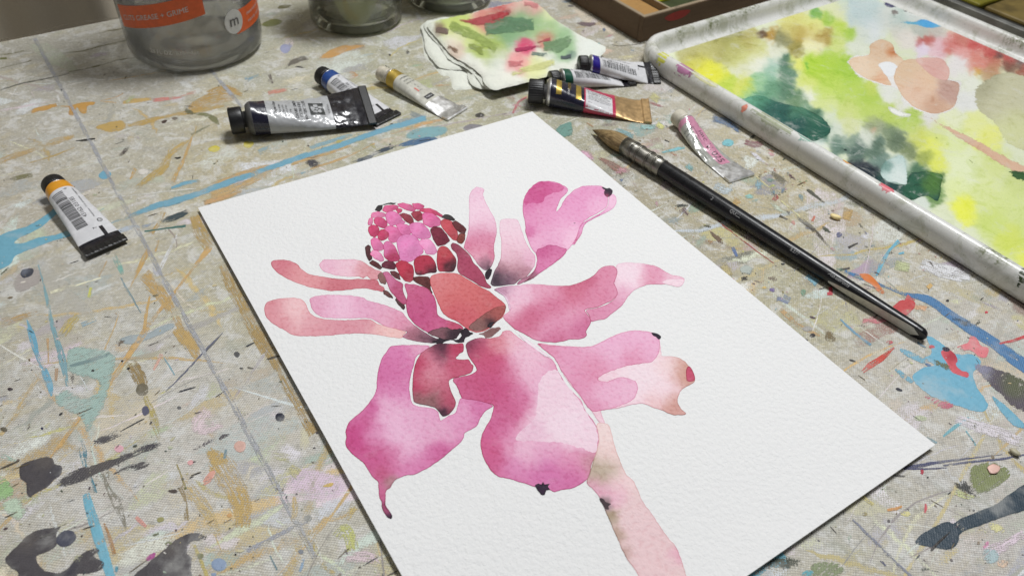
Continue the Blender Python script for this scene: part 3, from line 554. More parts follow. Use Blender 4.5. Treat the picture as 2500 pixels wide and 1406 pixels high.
# --- beside the brush
for pts, c, cov in [([(1802, 700, 20), (1750, 752, 15), (1705, 830, 24), (1680, 890, 12)], (98, 172, 198), .92), ([(1800, 770, 8), (1830, 765, 14)], (98, 172, 198), .9), ([(1140, 560, 14), (1185, 582, 8)], (84, 78, 64), .9), ([(1240, 568, 14), (1310, 622, 24), (1380, 690, 16), (1430, 748, 6)], (84, 78, 66), .92),
    ([(798, 588, 5), (900, 670, 6), (1000, 745, 5), (1110, 824, 4)], (166, 74, 66), .93), ([(1150, 478, 5), (1252, 565, 6)], (214, 208, 150), .9), ([(1000, 332, 5), (1140, 456, 6)], (200, 190, 130), .7), ([(1520, 738, 14), (1575, 712, 6)], (62, 58, 54), .95), ([(1475, 862, 12), (1530, 850, 10)], (72, 66, 62), .85),
    ([(1390, 960, 6), (1360, 966, 4)], (44, 44, 44), 1.), ([(1420, 955, 20), (1425, 990, 26), (1405, 992, 14)], (196, 60, 72), .97), ([(1290, 890, 30), (1350, 935, 40)], (110, 168, 188), .8), ([(1600, 1150, 20), (1680, 1120, 20)], (206, 130, 130), .5), ([(940, 850, 40), (985, 870, 40)], (152, 160, 152), .9), ([(930, 912, 26), (965, 905, 20)], (62, 58, 52), .9),
    ([(1490, 545, 70), (1540, 560, 70)], (192, 150, 76), .6), ([(880, 480, 70), (920, 500, 60)], (196, 152, 70), .62), ([(600, 520, 40), (630, 560, 30)], (110, 84, 86), .6), ([(780, 390, 50), (850, 420, 50), (890, 380, 20)], (176, 190, 196), .6), ([(880, 735, 20), (905, 785, 12)], (86, 112, 164), .75), ([(1160, 1010, 40), (1200, 1030, 30)], (140, 150, 160), .6),
    ([(1130, 470, 30), (1110, 455, 40)], (186, 84, 76), .6), ([(1320, 590, 16), (1335, 560, 12)], (206, 110, 84), .8), ([(1210, 590, 20), (1225, 610, 10)], (204, 120, 104), .7), ([(1780, 830, 60), (1860, 850, 50)], (178, 186, 128), .55), ([(1920, 820, 60), (2060, 870, 80), (2200, 900, 60)], (206, 206, 210), .55), ([(1960, 960, 24), (1985, 940, 20)], (204, 160, 84), .7)]:
    swipe(A6(pts), c, cov)
mark(A6([(1585, 880), (1640, 888), (1682, 930), (1722, 985), (1692, 988), (1650, 942), (1602, 912)]), (216, 112, 44), 1., 1.6)
for x, y, a, b, c, cov in [(955, 858, 34, 22, (164, 172, 164), .97), (1160, 828, 10, 6, (20, 20, 22), 1.), (1100, 970, 14, 10, (100, 76, 150), .95), (1272, 985, 14, 20, (110, 150, 120), .85), (1055, 957, 12, 7, (214, 174, 60), .95), (1295, 1185, 30, 14, (160, 156, 150), .8), (1470, 665, 16, 14, (104, 106, 136), .9), (975, 455, 26, 14, (120, 184, 176), .85), (1435, 745, 14, 8, (196, 110, 116), .8)]:
    mark(ellipse(*A6([(x, y)])[0], a/2.268, b/2.268), c, cov, 1.6)
# --- by the tubes on the right
for pts, c, cov in [([(1285, 1135, 10), (1380, 1110, 26), (1480, 1092, 26)], (122, 186, 194), .92), ([(1100, 920, 40), (1230, 915, 40)], (132, 180, 176), .7), ([(590, 1130, 40), (660, 1160, 60), (690, 1210, 30)], (212, 156, 182), .62), ([(2000, 1040, 50), (2080, 1070, 70), (2160, 1050, 30)], (146, 84, 92), .62), ([(1720, 840, 70), (1850, 880, 60), (1960, 960, 40)], (92, 118, 154), .6),
    ([(1190, 640, 60), (1260, 690, 60)], (196, 190, 120), .6), ([(1240, 890, 60), (1300, 930, 50)], (204, 202, 110), .6), ([(560, 760, 40), (700, 790, 60), (860, 870, 60)], (150, 166, 150), .55), ([(740, 1180, 20), (850, 1240, 60), (960, 1310, 60)], (150, 104, 90), .6), ([(880, 960, 90), (1040, 1010, 70)], (120, 164, 168), .55), ([(1310, 1030, 12), (1350, 1045, 8)], (56, 52, 48), .9), ([(1500, 1240, 60), (1550, 1290, 40)], (112, 170, 172), .6),
    ([(10, 800, 14), (60, 700, 20), (130, 660, 12)], (196, 92, 100), .62), ([(0, 720, 20), (80, 740, 14)], (200, 120, 130), .6), ([(20, 1340, 20), (60, 1260, 26), (60, 1180, 12)], (112, 84, 74), .5), ([(560, 20, 16), (640, 40, 40), (720, 30, 20)], (118, 96, 100), .8), ([(860, 210, 3), (960, 220, 5), (1180, 190, 4)], (100, 92, 74), .7)]:
    swipe(A7(pts), c, cov)
mark(A7([(370, 940), (440, 890), (500, 870), (518, 920), (522, 970), (480, 1002), (420, 992)]), (94, 146, 132), .84, 2.5)
mark(ellipse(*A7([(1852, 1052)])[0], 15, 9), (116, 188, 198), .92, 2); mark(A7([(2040, 1128), (2100, 1150), (2168, 1222), (2110, 1200)]), (206, 204, 212), .9)
# pencil grid drawn on the canvas
for pts in ([(85, 95, 9), (212, 330, 10), (390, 662, 11), (560, 972, 14), (770, 1360, 16)], [(513, 170, 8), (560, 226, 9), (592, 264, 9)]): swipe(pts, (158, 160, 166), .84, .8, 'grid_line')
# scratches and dragged hairlines of paint
def hairlines(name, n, seed, cols, zlo, zhi, region, wid, leng, cov):
    rng = np.random.default_rng(seed); V, F, C, E = [], [], [], []; k = 0; base = math.atan2(EP[1], EP[0])
    while k < n:
        x, y = rng.uniform(-60, 2560), rng.uniform(-10, 1430)
        if rng.random() > region(x, y): continue
        k += 1; c = G((x, y))[:2]
        if c@ED < -.55: continue
        L = leng(rng)*.001; w = wid(rng)*.001; u = rng.random()
        a = base+(rng.normal(0, .12) if u < .45 else (math.pi/2+rng.normal(0, .2) if u < .6 else rng.uniform(0, math.pi))); bend = rng.normal(0, .12); m_ = 14; zz = rng.uniform(zlo, zhi)
        col = alb(mut(np.array(cols[rng.integers(len(cols))])+rng.normal(0, 6, 3), .7)); cv = cov(rng); i0 = len(V); d = np.array([math.cos(a), math.sin(a)]); nn = np.array([-d[1], d[0]])
        for i in range(m_+1):
            t = i/m_*2-1; q = c+d*L*t/2+nn*(bend*L*.5*t*t+rng.normal(0, w*.15)); ww = w*(1-abs(t)**3)*(.6+.6*rng.random())
            for s_ in (-1, 0, 1): V.append((*(q+nn*ww*.5*s_), zz)); C.append((*col, cv)); E.append(1.9 if s_ == 0 else 0.)
        F += [(i0+3*i+j, i0+3*i+3+j, i0+3*i+4+j, i0+3*i+1+j) for i in range(m_) for j in (0, 1)]
    me = mesh(V, F); a = me.color_attributes.new('Col', 'FLOAT_COLOR', 'POINT'); a.data.foreach_set('color', np.array(C, np.float32).ravel())
    e = me.attributes.new('edge', 'FLOAT', 'POINT'); e.data.foreach_set('value', np.array(E, np.float32)); return tag(obj(name, me, TABLE, M_PAINT), kind='stuff')
hairlines('paint_scratches', 240, 21, [(208, 207, 200), (214, 212, 204), (206, 206, 204), (150, 146, 136)], .000012, .000016, lambda x, y: .7, lambda r: .35+r.gamma(1.5, .35), lambda r: 10+r.gamma(2, 11), lambda r: r.uniform(.52, .68))
hairlines('paint_drags', 190, 22, [(208, 172, 104), (204, 180, 118), (196, 166, 100), (170, 170, 158), (214, 208, 176), (200, 200, 196)], .000008, .000015, lambda x, y: 1-.6*on_right(x, y), lambda r: 1.0+r.gamma(2, 1.2), lambda r: 20+r.gamma(2, 16), lambda r: r.uniform(.42, .58))
# dried specks and crumbs of colour
SP_D = [(52, 48, 46), (78, 72, 64), (40, 44, 56), (96, 84, 60)]
SP_R = [(52, 48, 46), (70, 66, 60), (120, 178, 186), (200, 92, 96), (214, 150, 170), (206, 190, 70), (80, 110, 160), (104, 150, 130), (208, 204, 196), (204, 130, 80), (110, 80, 70)]
def speck_col(rng, x, y):
    P = SP_R if rng.random() < on_right(x, y)*1.1 else (SP_D if rng.random() < .6 else PALL)
    return alb(mut(np.array(P[rng.integers(len(P))])*.75+np.array((160, 152, 130))*.25+rng.normal(0, 8, 3), .75))
scatter('paint_specks', 3300, lambda r: .10+r.gamma(1.0, .17), speck_col, lambda r: 1., lambda r: r.uniform(1., 1.7), 11, .00018, .00021, lambda x, y: .28+.72*on_right(x, y), (6, 9))
scatter('paint_dabs', 520, lambda r: .6+r.gamma(1.5, .7), speck_col, lambda r: r.uniform(.45, .66), lambda r: r.uniform(1., 2.), 12, .00016, .00018, lambda x, y: (on_right(x, y)**2)*1.2+.06, (9, 14))
scatter('paint_fibres', 220, lambda r: .30+r.gamma(1.5, .22), lambda r, x, y: alb(SP_D[r.integers(4)]), lambda r: 1., lambda r: r.uniform(2.4, 4.2), 13, .00021, .00023, lambda x, y: .6, (8, 10), math.atan2(EP[1], EP[0]))
# crumbs that stand up from the canvas
def crumb(px, s, col, label, fl=.4, name='paint_chip'):
    bm = bmesh.new(); bmesh.ops.create_icosphere(bm, subdivisions=2, radius=s)
    for v in bm.verts:
        v.co *= 1+.25*mnoise.noise(v.co*700+Vector((px[0], 0, 0))); v.co.x *= 1.6; v.co.z = v.co.z*fl+s*fl*.9+.0004
    me = bpy.data.meshes.new('crumb'); bm.to_mesh(me); bm.free()
    o = obj(name, me, None, plain(name+'_paint', alb(col), .5)); g = G(px); o.location = (g[0], g[1], 0); o.rotation_euler = (0, 0, px[0]*.1)
    return tag(o, label, 'paint chip')
crumb((2038, 534), .0019, (232, 208, 150), 'tiny cream-coloured chip lying by the white tray on an ochre smudge', .6)
crumb((2425, 1146), .0021, (216, 178, 166), 'flat peach paint flake on the green stain', .09)
crumb((2474, 1108), .0014, (170, 164, 140), 'small curled olive crumb at the end of the indigo lines', .7)

# curtain hanging behind the table
def build_curtain():
    n, V, F = 260, [], []
    for r in range(9):
        for i in range(n):
            p = -500+i*6.; t = -660-16*math.sin(p*.052+.8*math.sin(p*.013))-6*math.sin(p*.11+1)-r*1.5
            V.append(PT(p, t, -420+r*130))
    F = [(r*n+i, r*n+i+1, (r+1)*n+i+1, (r+1)*n+i) for r in range(8) for i in range(n-1)]
    s = NT('curtain_cloth'); p = s.pos(); nn = s.noise(p, 900, 3)
    s.P(color=s.mix(nn, (.72, .64, .50, 1), (.82, .74, .60, 1)), rough=.9, spec=.1); s.bump(nn, .3, .0006)
    return tag(obj('curtain', mesh(V, F), None, s.m), 'beige pleated curtain hanging behind the back edge of the table', 'curtain')
build_curtain()
# ------------------------------------------------------------------ the painting
PC = G([(485, 513), (1288, 278), (2257, 1101)], .0008)[:, :2]       # left, top, right corner
_u = (PC[1]-PC[0])/np.linalg.norm(PC[1]-PC[0]); _v = np.array([_u[1], -_u[0]])
P_O = PC[0]; P_W, P_H = .2115, .2985
def paper_uv(q): d = np.asarray(q)-P_O; return d@_u, d@_v
def paper_z(q):
    """sheet lies flat but cockles up a little along its left and front edges"""
    u, v = paper_uv(q)
    a = np.clip(1-u/.055, 0, 1)**2*(.0007+.0011*np.clip(v/P_H, 0, 1)); b = np.clip(1-(P_H-v)/.06, 0, 1)**2*.0018
    q = np.atleast_2d(q); ck = .00035*(1+np.sin(q[:, 0]*44+3*np.sin(q[:, 1]*21))*np.sin(q[:, 1]*38+1.2))
    return .00125+a+b+(ck if len(ck) > 1 else ck[0])
def build_painting():
    root = empty('watercolour_painting', (0, 0, 0))
    tag(root, 'watercolour of a pink torch ginger flower on white textured paper', 'painting')
    nu, nv = 54, 76; V, F = [], []
    for top in (1, 0):
        for j in range(nv):
            for i in range(nu):
                u = P_W*i/(nu-1); v = P_H*j/(nv-1); q = P_O+_u*u+_v*v
                V.append((q[0], q[1], paper_z(q)-(0 if top else .00048)))
    N = nu*nv
    for j in range(nv-1):
        for i in range(nu-1):
            a = j*nu+i; F.append((a, a+nu, a+nu+1, a+1)); F.append((N+a, N+a+1, N+a+nu+1, N+a+nu))
    rim = [i for i in range(nu)]+[j*nu+nu-1 for j in range(1, nv)]+[(nv-1)*nu+i for i in range(nu-2, -1, -1)]+[j*nu for j in range(nv-2, 0, -1)]
    for k in range(len(rim)):
        a, b = rim[k], rim[(k+1) % len(rim)]; F.append((a, b, N+b, N+a))
    obj('paper_sheet', mesh(V, F), root, M_PAPER, smooth=False)
    return root
PAINTING = build_painting()
_pz = [.000016]
def wash(name, px, base, drops=(), parent=None, rough=1.1, warp=9., cov=1., g=.0008, smooth=True):
    _pz[0] += .0000012
    return film(name, px, base, _pz[0]+.000012, drops, parent or PAINTING, M_WASH, g, rough, warp, cov, smooth, paper_z, 4., .00125, .90, .09, .84, 0., 1.0, 1.18)
ZA = lambda p: Z(600, 400, 2.8114, p); ZB = lambda p: Z(1100, 400, 2.8114, p); ZC = lambda p: Z(800, 800, 2.8114, p); ZD = lambda p: Z(1100, 780, 2.2457, p)
PK, PKL, PKD, COR, CRI, INK = (222, 128, 178), (236, 196, 216), (206, 70, 136), (216, 124, 134), (192, 52, 84), (46, 34, 46)
# left petals
wash('petal', ZA([(175, 690), (195, 672), (250, 665), (310, 675), (355, 695), (385, 730), (420, 755), (460, 768), (540, 778), (620, 790), (700, 795), (780, 790), (850, 795), (905, 800), (915, 830), (945, 845), (955, 870), (940, 878), (900, 870), (800, 855), (700, 868), (600, 876), (520, 868), (440, 852), (360, 828), (290, 800), (230, 765), (190, 725)]), (216, 132, 142),
     ZA([(220, 700, 70, (212, 116, 132)), (420, 800, 90, (226, 150, 156)), (640, 840, 80, (208, 110, 124)), (900, 840, 50, (206, 104, 120))]))
wash('petal', ZA([(507, 700), (520, 672), (560, 658), (640, 660), (740, 658), (800, 672), (850, 705), (900, 730), (935, 748), (915, 775), (905, 795), (860, 793), (830, 772), (808, 788), (780, 775), (720, 775), (640, 770), (570, 755), (525, 730)]), (232, 182, 200),
     ZA([(560, 700, 60, (230, 176, 200)), (680, 710, 70, (234, 190, 206)), (850, 750, 70, (218, 142, 150))]))
wash('petal', ZA([(145, 970), (200, 945), (280, 933), (360, 932), (400, 950), (420, 980), (430, 1010), (455, 1045), (500, 1065), (560, 1075), (640, 1078), (740, 1075), (840, 1068), (880, 1085), (920, 1105), (990, 1120), (1050, 1140), (1100, 1155), (1080, 1175), (1075, 1195), (1000, 1192), (900, 1175), (800, 1168), (690, 1172), (580, 1185), (480, 1192), (390, 1193), (320, 1185), (260, 1150), (200, 1120), (150, 1075), (130, 1020)]), (224, 158, 166),
     ZA([(170, 1000, 60, (218, 138, 150)), (240, 1100, 60, (220, 140, 152)), (340, 1020, 80, (236, 190, 194)), (480, 1140, 80, (222, 150, 162)), (700, 1130, 110, (218, 142, 158)), (980, 1150, 70, (236, 190, 186))]))
wash('petal', ZA([(440, 935), (480, 915), (560, 903), (640, 903), (730, 908), (800, 918), (840, 938), (900, 955), (960, 970), (1020, 995), (1075, 1022), (1100, 1055), (1150, 1100), (1210, 1145), (1245, 1165), (1290, 1190), (1330, 1205), (1320, 1225), (1290, 1232), (1220, 1228), (1150, 1215), (1095, 1200), (1075, 1185), (1105, 1155), (1040, 1135), (960, 1115), (900, 1085), (850, 1062), (780, 1060), (700, 1065), (600, 1065), (530, 1060), (480, 1035), (455, 1000), (445, 965)]), (230, 170, 198),
     ZA([(500, 980, 70, (224, 156, 186)), (650, 980, 90, (234, 184, 210)), (820, 1000, 80, (226, 160, 192)), (960, 1060, 60, (226, 158, 186)), (1060, 1100, 50, (222, 140, 170)), (1150, 1175, 45, (160, 92, 110)), (1230, 1200, 40, (116, 72, 88)), (1300, 1220, 25, (60, 40, 52))]))
# flower head
def scales():
    L = [([(945, 280), (985, 268), (1028, 270), (1020, 278), (975, 279), (950, 285)], (54, 46, 50)), ([(888, 318), (905, 290), (940, 285), (935, 310), (915, 330)], (56, 50, 52)), ([(942, 320), (955, 292), (1000, 283), (1045, 295), (1035, 312), (1000, 325), (965, 333)], (214, 84, 134)),
     ([(1045, 280), (1085, 273), (1130, 283), (1162, 310), (1150, 328), (1100, 318), (1060, 300)], (214, 90, 142)), ([(1145, 277), (1185, 275), (1222, 292), (1215, 310), (1185, 318), (1155, 305)], (212, 84, 136)), ([(1030, 320), (1050, 308), (1075, 318), (1065, 335), (1045, 340)], (206, 66, 112)),
     ([(1198, 330), (1215, 312), (1260, 310), (1310, 330), (1348, 358), (1340, 370), (1300, 352), (1250, 340)], (208, 70, 112)), ([(1345, 372), (1370, 352), (1400, 358), (1435, 385), (1425, 395), (1390, 388)], (62, 54, 56)), ([(862, 365), (870, 340), (905, 330), (945, 340), (958, 360), (930, 370), (885, 372)], (222, 120, 166)),
     ([(965, 350), (985, 335), (1025, 333), (1055, 355), (1070, 385), (1090, 400), (1080, 410), (1040, 415), (1000, 425), (975, 400)], (220, 114, 170)), ([(1058, 350), (1085, 343), (1130, 358), (1150, 385), (1148, 408), (1130, 415), (1100, 395), (1075, 370)], (148, 52, 68)), ([(1137, 345), (1160, 330), (1195, 332), (1215, 355), (1208, 385), (1180, 395), (1155, 375)], (160, 54, 72)),
     ([(1218, 350), (1240, 340), (1285, 350), (1325, 380), (1338, 405), (1320, 425), (1270, 435), (1225, 415), (1218, 385)], (220, 98, 156)), ([(838, 410), (848, 380), (870, 372), (872, 400), (865, 420), (845, 425)], (220, 116, 162)), ([(882, 385), (905, 370), (940, 378), (965, 400), (968, 425), (945, 442), (910, 430), (888, 410)], (206, 70, 120)),
     ([(845, 440), (870, 425), (900, 430), (915, 455), (908, 485), (885, 505), (858, 495), (846, 470)], (202, 58, 104)), ([(908, 490), (925, 460), (950, 457), (975, 475), (978, 500), (960, 520), (930, 530), (912, 515)], (198, 54, 98)), ([(955, 455), (985, 432), (1025, 440), (1060, 470), (1068, 500), (1045, 530), (1005, 542), (983, 520), (985, 480)], (220, 104, 160)),
     ([(1035, 425), (1065, 415), (1110, 425), (1132, 455), (1130, 480), (1095, 495), (1065, 480), (1045, 445)], (218, 106, 164)), ([(1125, 430), (1155, 410), (1205, 412), (1245, 450), (1265, 490), (1255, 510), (1205, 515), (1160, 500), (1138, 470)], (220, 118, 176)), ([(1340, 405), (1365, 390), (1410, 400), (1440, 435), (1452, 490), (1445, 525), (1420, 520), (1385, 480), (1350, 440)], (196, 72, 84)),
     ([(1420, 410), (1445, 398), (1490, 430), (1510, 450), (1500, 478), (1480, 478), (1450, 460), (1430, 435)], (100, 42, 46)), ([(1462, 490), (1480, 484), (1505, 490), (1500, 530), (1480, 550), (1455, 540), (1452, 520)], (128, 54, 46)), ([(1272, 460), (1295, 438), (1335, 445), (1375, 490), (1395, 530), (1365, 550), (1320, 565), (1295, 530)], (122, 36, 58)),
     ([(862, 530), (880, 513), (915, 525), (940, 560), (943, 588), (915, 598), (880, 590), (865, 560)], (220, 108, 162)), ([(1045, 545), (1060, 510), (1100, 498), (1150, 500), (1175, 525), (1205, 570), (1210, 610), (1180, 635), (1135, 665), (1090, 672), (1065, 650), (1055, 600)], (222, 124, 182)),
     ([(1190, 545), (1215, 525), (1260, 527), (1290, 560), (1310, 605), (1285, 622), (1240, 620), (1225, 590)], (228, 142, 190)), ([(822, 580), (840, 563), (858, 575), (855, 605), (868, 650), (845, 665), (828, 630)], (84, 44, 48)), ([(858, 625), (875, 600), (910, 605), (940, 640), (945, 665), (925, 672), (885, 650)], (226, 134, 178)),
     ([(850, 685), (870, 667), (905, 680), (933, 712), (920, 725), (880, 705)], (92, 42, 46)), ([(937, 690), (960, 672), (1005, 675), (1030, 700), (1020, 725), (975, 722), (940, 712)], (104, 36, 56)), ([(1037, 690), (1065, 675), (1100, 680), (1140, 705), (1148, 740), (1145, 790), (1125, 808), (1090, 795), (1060, 760), (1040, 720)], (188, 48, 72)),
     ([(908, 770), (925, 750), (950, 755), (968, 795), (955, 825), (925, 815)], (134, 92, 88)), ([(990, 742), (1025, 740), (1050, 760), (1062, 795), (1030, 785), (1005, 765)], (104, 52, 56)), ([(1155, 785), (1200, 780), (1255, 785), (1265, 820), (1262, 850), (1278, 880), (1265, 888), (1235, 850), (1185, 825), (1160, 805)], (96, 44, 44)),
     ([(945, 870), (970, 872), (1005, 905), (1008, 922), (980, 915), (950, 895)], (104, 62, 62)), ([(1028, 935), (1050, 915), (1078, 935), (1092, 985), (1080, 998), (1050, 970)], (84, 50, 54))]
    for pl, c in L:
        p = ZA(pl); cx_, cy_ = np.mean([q[0] for q in p]), np.mean([q[1] for q in p])
        d = [(cx_-5, cy_-5, 9, tuple(np.clip(np.array(c)*1.06+4, 0, 250))), (cx_+7, cy_+7, 9, tuple(np.array(c)*.94))]
        A = np.array([(cx_+(a-cx_)*1.14, cy_+(b_-cy_)*1.14) for a, b_ in p]); B_ = np.roll(A, -1, 0)
        A = np.stack([.86*A+.14*B_, .14*A+.86*B_], 1).reshape(-1, 2); B_ = np.roll(A, -1, 0)          # cut corners once, keep the flats
        A = np.concatenate([[a+(b_-a)*t for t in (0, .33, .67)] for a, b_ in zip(A, B_)])
        wash('bract', A, c, d, rough=1.1, warp=3, g=.0006, smooth=False)
scales()
wash('bract', ZA([(943, 560), (965, 535), (1000, 545), (1030, 580), (1050, 625), (1057, 665), (1030, 675), (980, 668), (950, 640), (948, 600)]), (218, 104, 158), ZA([(985, 570, 40, (222, 112, 168)), (1010, 645, 36, (176, 44, 84))]), rough=.8, g=.0006)
wash('bract', ZA([(1152, 680), (1175, 645), (1225, 630), (1270, 640), (1300, 680), (1310, 725), (1305, 750), (1260, 755), (1190, 768), (1165, 755), (1158, 715)]), (180, 42, 70), ZA([(1215, 680, 50, (188, 50, 76)), (1280, 745, 32, (60, 30, 40)), (1195, 762, 22, (50, 28, 38))]), rough=.8, g=.0006)
wash('bract', ZA([(1312, 640), (1320, 590), (1345, 570), (1380, 575), (1410, 610), (1440, 650), (1446, 690), (1430, 740), (1400, 748), (1350, 745), (1325, 740), (1313, 700)]), (188, 54, 72), ZA([(1350, 610, 40, (196, 70, 80)), (1350, 700, 40, (184, 50, 72)), (1412, 720, 34, (46, 30, 38))]), rough=.8, g=.0006)
wash('bract', ZA([(1405, 560), (1420, 547), (1455, 555), (1490, 585), (1540, 635), (1560, 680), (1600, 720), (1635, 770), (1655, 820), (1685, 855), (1660, 862), (1610, 845), (1560, 815), (1510, 785), (1470, 760), (1450, 725), (1455, 665), (1443, 620), (1415, 590)]), (170, 66, 96), ZA([(1440, 580, 40, (150, 62, 84)), (1530, 700, 60, (176, 66, 98)), (1640, 820, 40, (168, 62, 92))]), rough=.9, g=.0007)
wash('bract', ZA([(940, 750), (975, 742), (1000, 765), (1030, 795), (1060, 810), (1080, 830), (1078, 870), (1095, 910), (1105, 950), (1085, 965), (1050, 940), (1020, 905), (990, 870), (975, 830), (960, 790)]), (200, 92, 138), ZA([(975, 780, 40, (206, 110, 152)), (1060, 900, 50, (190, 78, 120))]), rough=.9, g=.0007)
b = wash('bract', ZA([(1265, 800), (1275, 775), (1320, 757), (1400, 753), (1460, 762), (1510, 790), (1560, 820), (1610, 850), (1670, 880), (1720, 920), (1770, 960), (1783, 985), (1780, 1020), (1760, 1060), (1720, 1090), (1690, 1120), (1650, 1145), (1600, 1160), (1560, 1155), (1520, 1135), (1480, 1105), (1440, 1080), (1390, 1055), (1350, 1020), (1320, 960), (1295, 900), (1270, 840)]), (212, 100, 106),
     ZA([(1340, 800, 80, (220, 124, 128)), (1500, 900, 110, (216, 106, 108)), (1480, 1040, 80, (208, 84, 100)), (1680, 960, 80, (206, 92, 98))]))
wash('bleed', ZA([(1530, 1125), (1600, 1062), (1700, 998), (1781, 980), (1776, 1020), (1750, 1060), (1690, 1112), (1640, 1140), (1590, 1152)]), (168, 92, 86), ZA([(1740, 1010, 60, (170, 82, 80)), (1600, 1120, 50, (132, 92, 90)), (1690, 1100, 30, (54, 34, 44))]), b)
b = wash('bract', ZA([(1090, 830), (1120, 825), (1180, 835), (1240, 855), (1275, 890), (1300, 930), (1312, 980), (1318, 1035), (1360, 1065), (1420, 1085), (1470, 1105), (1495, 1130), (1470, 1150), (1450, 1190), (1390, 1210), (1330, 1190), (1260, 1165), (1200, 1130), (1150, 1090), (1110, 1030), (1100, 960), (1108, 900)]), (204, 82, 134),
     ZA([(1160, 880, 70, (206, 92, 136)), (1200, 1020, 90, (200, 78, 132)), (1320, 1090, 60, (206, 92, 140)), (1430, 1110, 40, (196, 74, 104))]))
wash('bleed', ZA([(1250, 1160), (1300, 1135), (1370, 1120), (1420, 1140), (1470, 1130), (1490, 1140), (1470, 1170), (1440, 1205), (1380, 1215), (1310, 1190)]), (112, 76, 84), ZA([(1300, 1160, 40, (130, 80, 92)), (1440, 1185, 34, (52, 34, 46))]), b, 2.2)
for pl in ([(1640, 770), (1660, 735), (1690, 728), (1686, 760), (1665, 800), (1650, 800)], [(1458, 1205), (1480, 1180), (1470, 1160), (1510, 1130), (1540, 1155), (1562, 1168), (1510, 1195), (1500, 1222), (1460, 1228), (1420, 1212)], [(1280, 1225), (1310, 1215), (1325, 1195), (1355, 1208), (1392, 1212), (1350, 1232), (1335, 1248), (1315, 1238)], [(1655, 1118), (1680, 1092), (1708, 1088), (1700, 1110), (1680, 1130)]):
    wash('ink_touch', ZA(pl), INK, rough=1.8, g=.0006)
# right-hand petals
wash('petal', ZB([(130, 225), (150, 190), (175, 168), (200, 170), (230, 185), (222, 215), (240, 270), (270, 330), (300, 380), (315, 440), (313, 500), (300, 560), (298, 600), (302, 650), (280, 710), (260, 730), (230, 735), (190, 700), (160, 655), (120, 610), (92, 578), (105, 530), (120, 470), (127, 400), (127, 300)]), (232, 188, 210),
     ZB([(180, 200, 60, (230, 184, 208)), (190, 300, 80, (236, 200, 218)), (220, 430, 60, (232, 186, 208)), (220, 520, 60, (212, 112, 150)), (140, 570, 40, (216, 116, 150)), (220, 610, 60, (226, 150, 174)), (280, 620, 40, (206, 100, 134)), (240, 690, 34, (140, 92, 110)), (255, 728, 20, (70, 48, 62))]))
wash('petal', ZB([(340, 405), (360, 388), (420, 386), (455, 390), (468, 415), (490, 470), (515, 540), (550, 600), (580, 640), (578, 690), (565, 720), (530, 770), (470, 805), (440, 832), (400, 838), (330, 846), (300, 848), (275, 830), (285, 790), (300, 745), (325, 700), (345, 640), (348, 540), (338, 470)]), (232, 196, 212),
     ZB([(400, 420, 70, (232, 202, 216)), (420, 520, 80, (234, 196, 212)), (400, 620, 70, (228, 180, 198)), (530, 650, 50, (228, 172, 198)), (430, 720, 60, (190, 132, 148)), (360, 740, 40, (150, 96, 112)), (490, 750, 40, (176, 116, 134)), (310, 815, 40, (48, 34, 48)), (390, 810, 40, (92, 62, 82)), (440, 790, 30, (130, 86, 104))]))
b = wash('petal', ZB([(495, 300), (505, 240), (540, 180), (600, 130), (650, 122), (720, 130), (780, 155), (805, 175), (795, 205), (760, 240), (735, 290), (723, 332), (748, 312), (772, 265), (810, 215), (880, 165), (960, 152), (1030, 155), (1060, 170), (1075, 200), (1080, 240), (1075, 290), (1040, 320), (1000, 345), (950, 375), (910, 405), (890, 440), (870, 500), (835, 560), (800, 600), (770, 640), (720, 680), (650, 730), (600, 765), (560, 795), (490, 825), (458, 838), (470, 810), (540, 770), (580, 720), (592, 640), (560, 590), (540, 550), (515, 480), (512, 420), (498, 360)]), (228, 150, 194),
     ZB([(540, 240, 70, (218, 108, 166)), (700, 220, 70, (224, 132, 180)), (580, 380, 80, (226, 140, 186)), (900, 230, 110, (228, 148, 194)), (760, 370, 90, (230, 156, 198)), (1000, 300, 60, (236, 186, 214)), (820, 500, 70, (238, 192, 216)), (700, 500, 60, (230, 164, 200)), (600, 540, 50, (232, 168, 202)), (540, 480, 30, (212, 100, 158)), (690, 640, 50, (220, 120, 174)), (530, 800, 40, (166, 100, 124))]))
wash('glaze', ZB([(503, 260), (540, 182), (600, 133), (650, 125), (720, 133), (775, 157), (765, 190), (700, 205), (650, 235), (640, 262), (600, 278), (540, 272), (520, 290)]), (212, 92, 152), ZB([(620, 170, 60, (208, 80, 142)), (720, 170, 40, (216, 104, 158))]), b, 2., 7, .945)
wash('glaze', ZB([(590, 602), (640, 575), (690, 562), (740, 575), (798, 592), (770, 638), (720, 678), (650, 728), (600, 762), (560, 792), (500, 820), (560, 765), (594, 680)]), (214, 110, 162), ZB([(640, 600, 40, (206, 88, 146)), (680, 680, 50, (220, 122, 172)), (545, 790, 30, (150, 86, 108))]), b, 2.)
wash('petal', ZB([(1115, 210), (1135, 232), (1138, 270), (1110, 310), (1050, 345), (980, 380), (930, 412), (912, 440), (897, 490), (870, 530), (850, 560), (835, 561), (862, 510), (882, 450), (902, 416), (952, 382), (1032, 337), (1079, 292), (1085, 240), (1092, 222)]), (232, 168, 206), ZB([(1115, 260, 40, (236, 190, 216)), (960, 390, 50, (224, 142, 190)), (870, 510, 30, (222, 136, 178))]), rough=.6)
wash('ink_touch', ZB([(1052, 195), (1060, 178), (1090, 168), (1112, 185), (1108, 210), (1080, 232), (1058, 218)]), (76, 48, 66), ZB([(1085, 180, 24, (50, 46, 60)), (1078, 222, 18, (176, 74, 110))]), g=.0006)
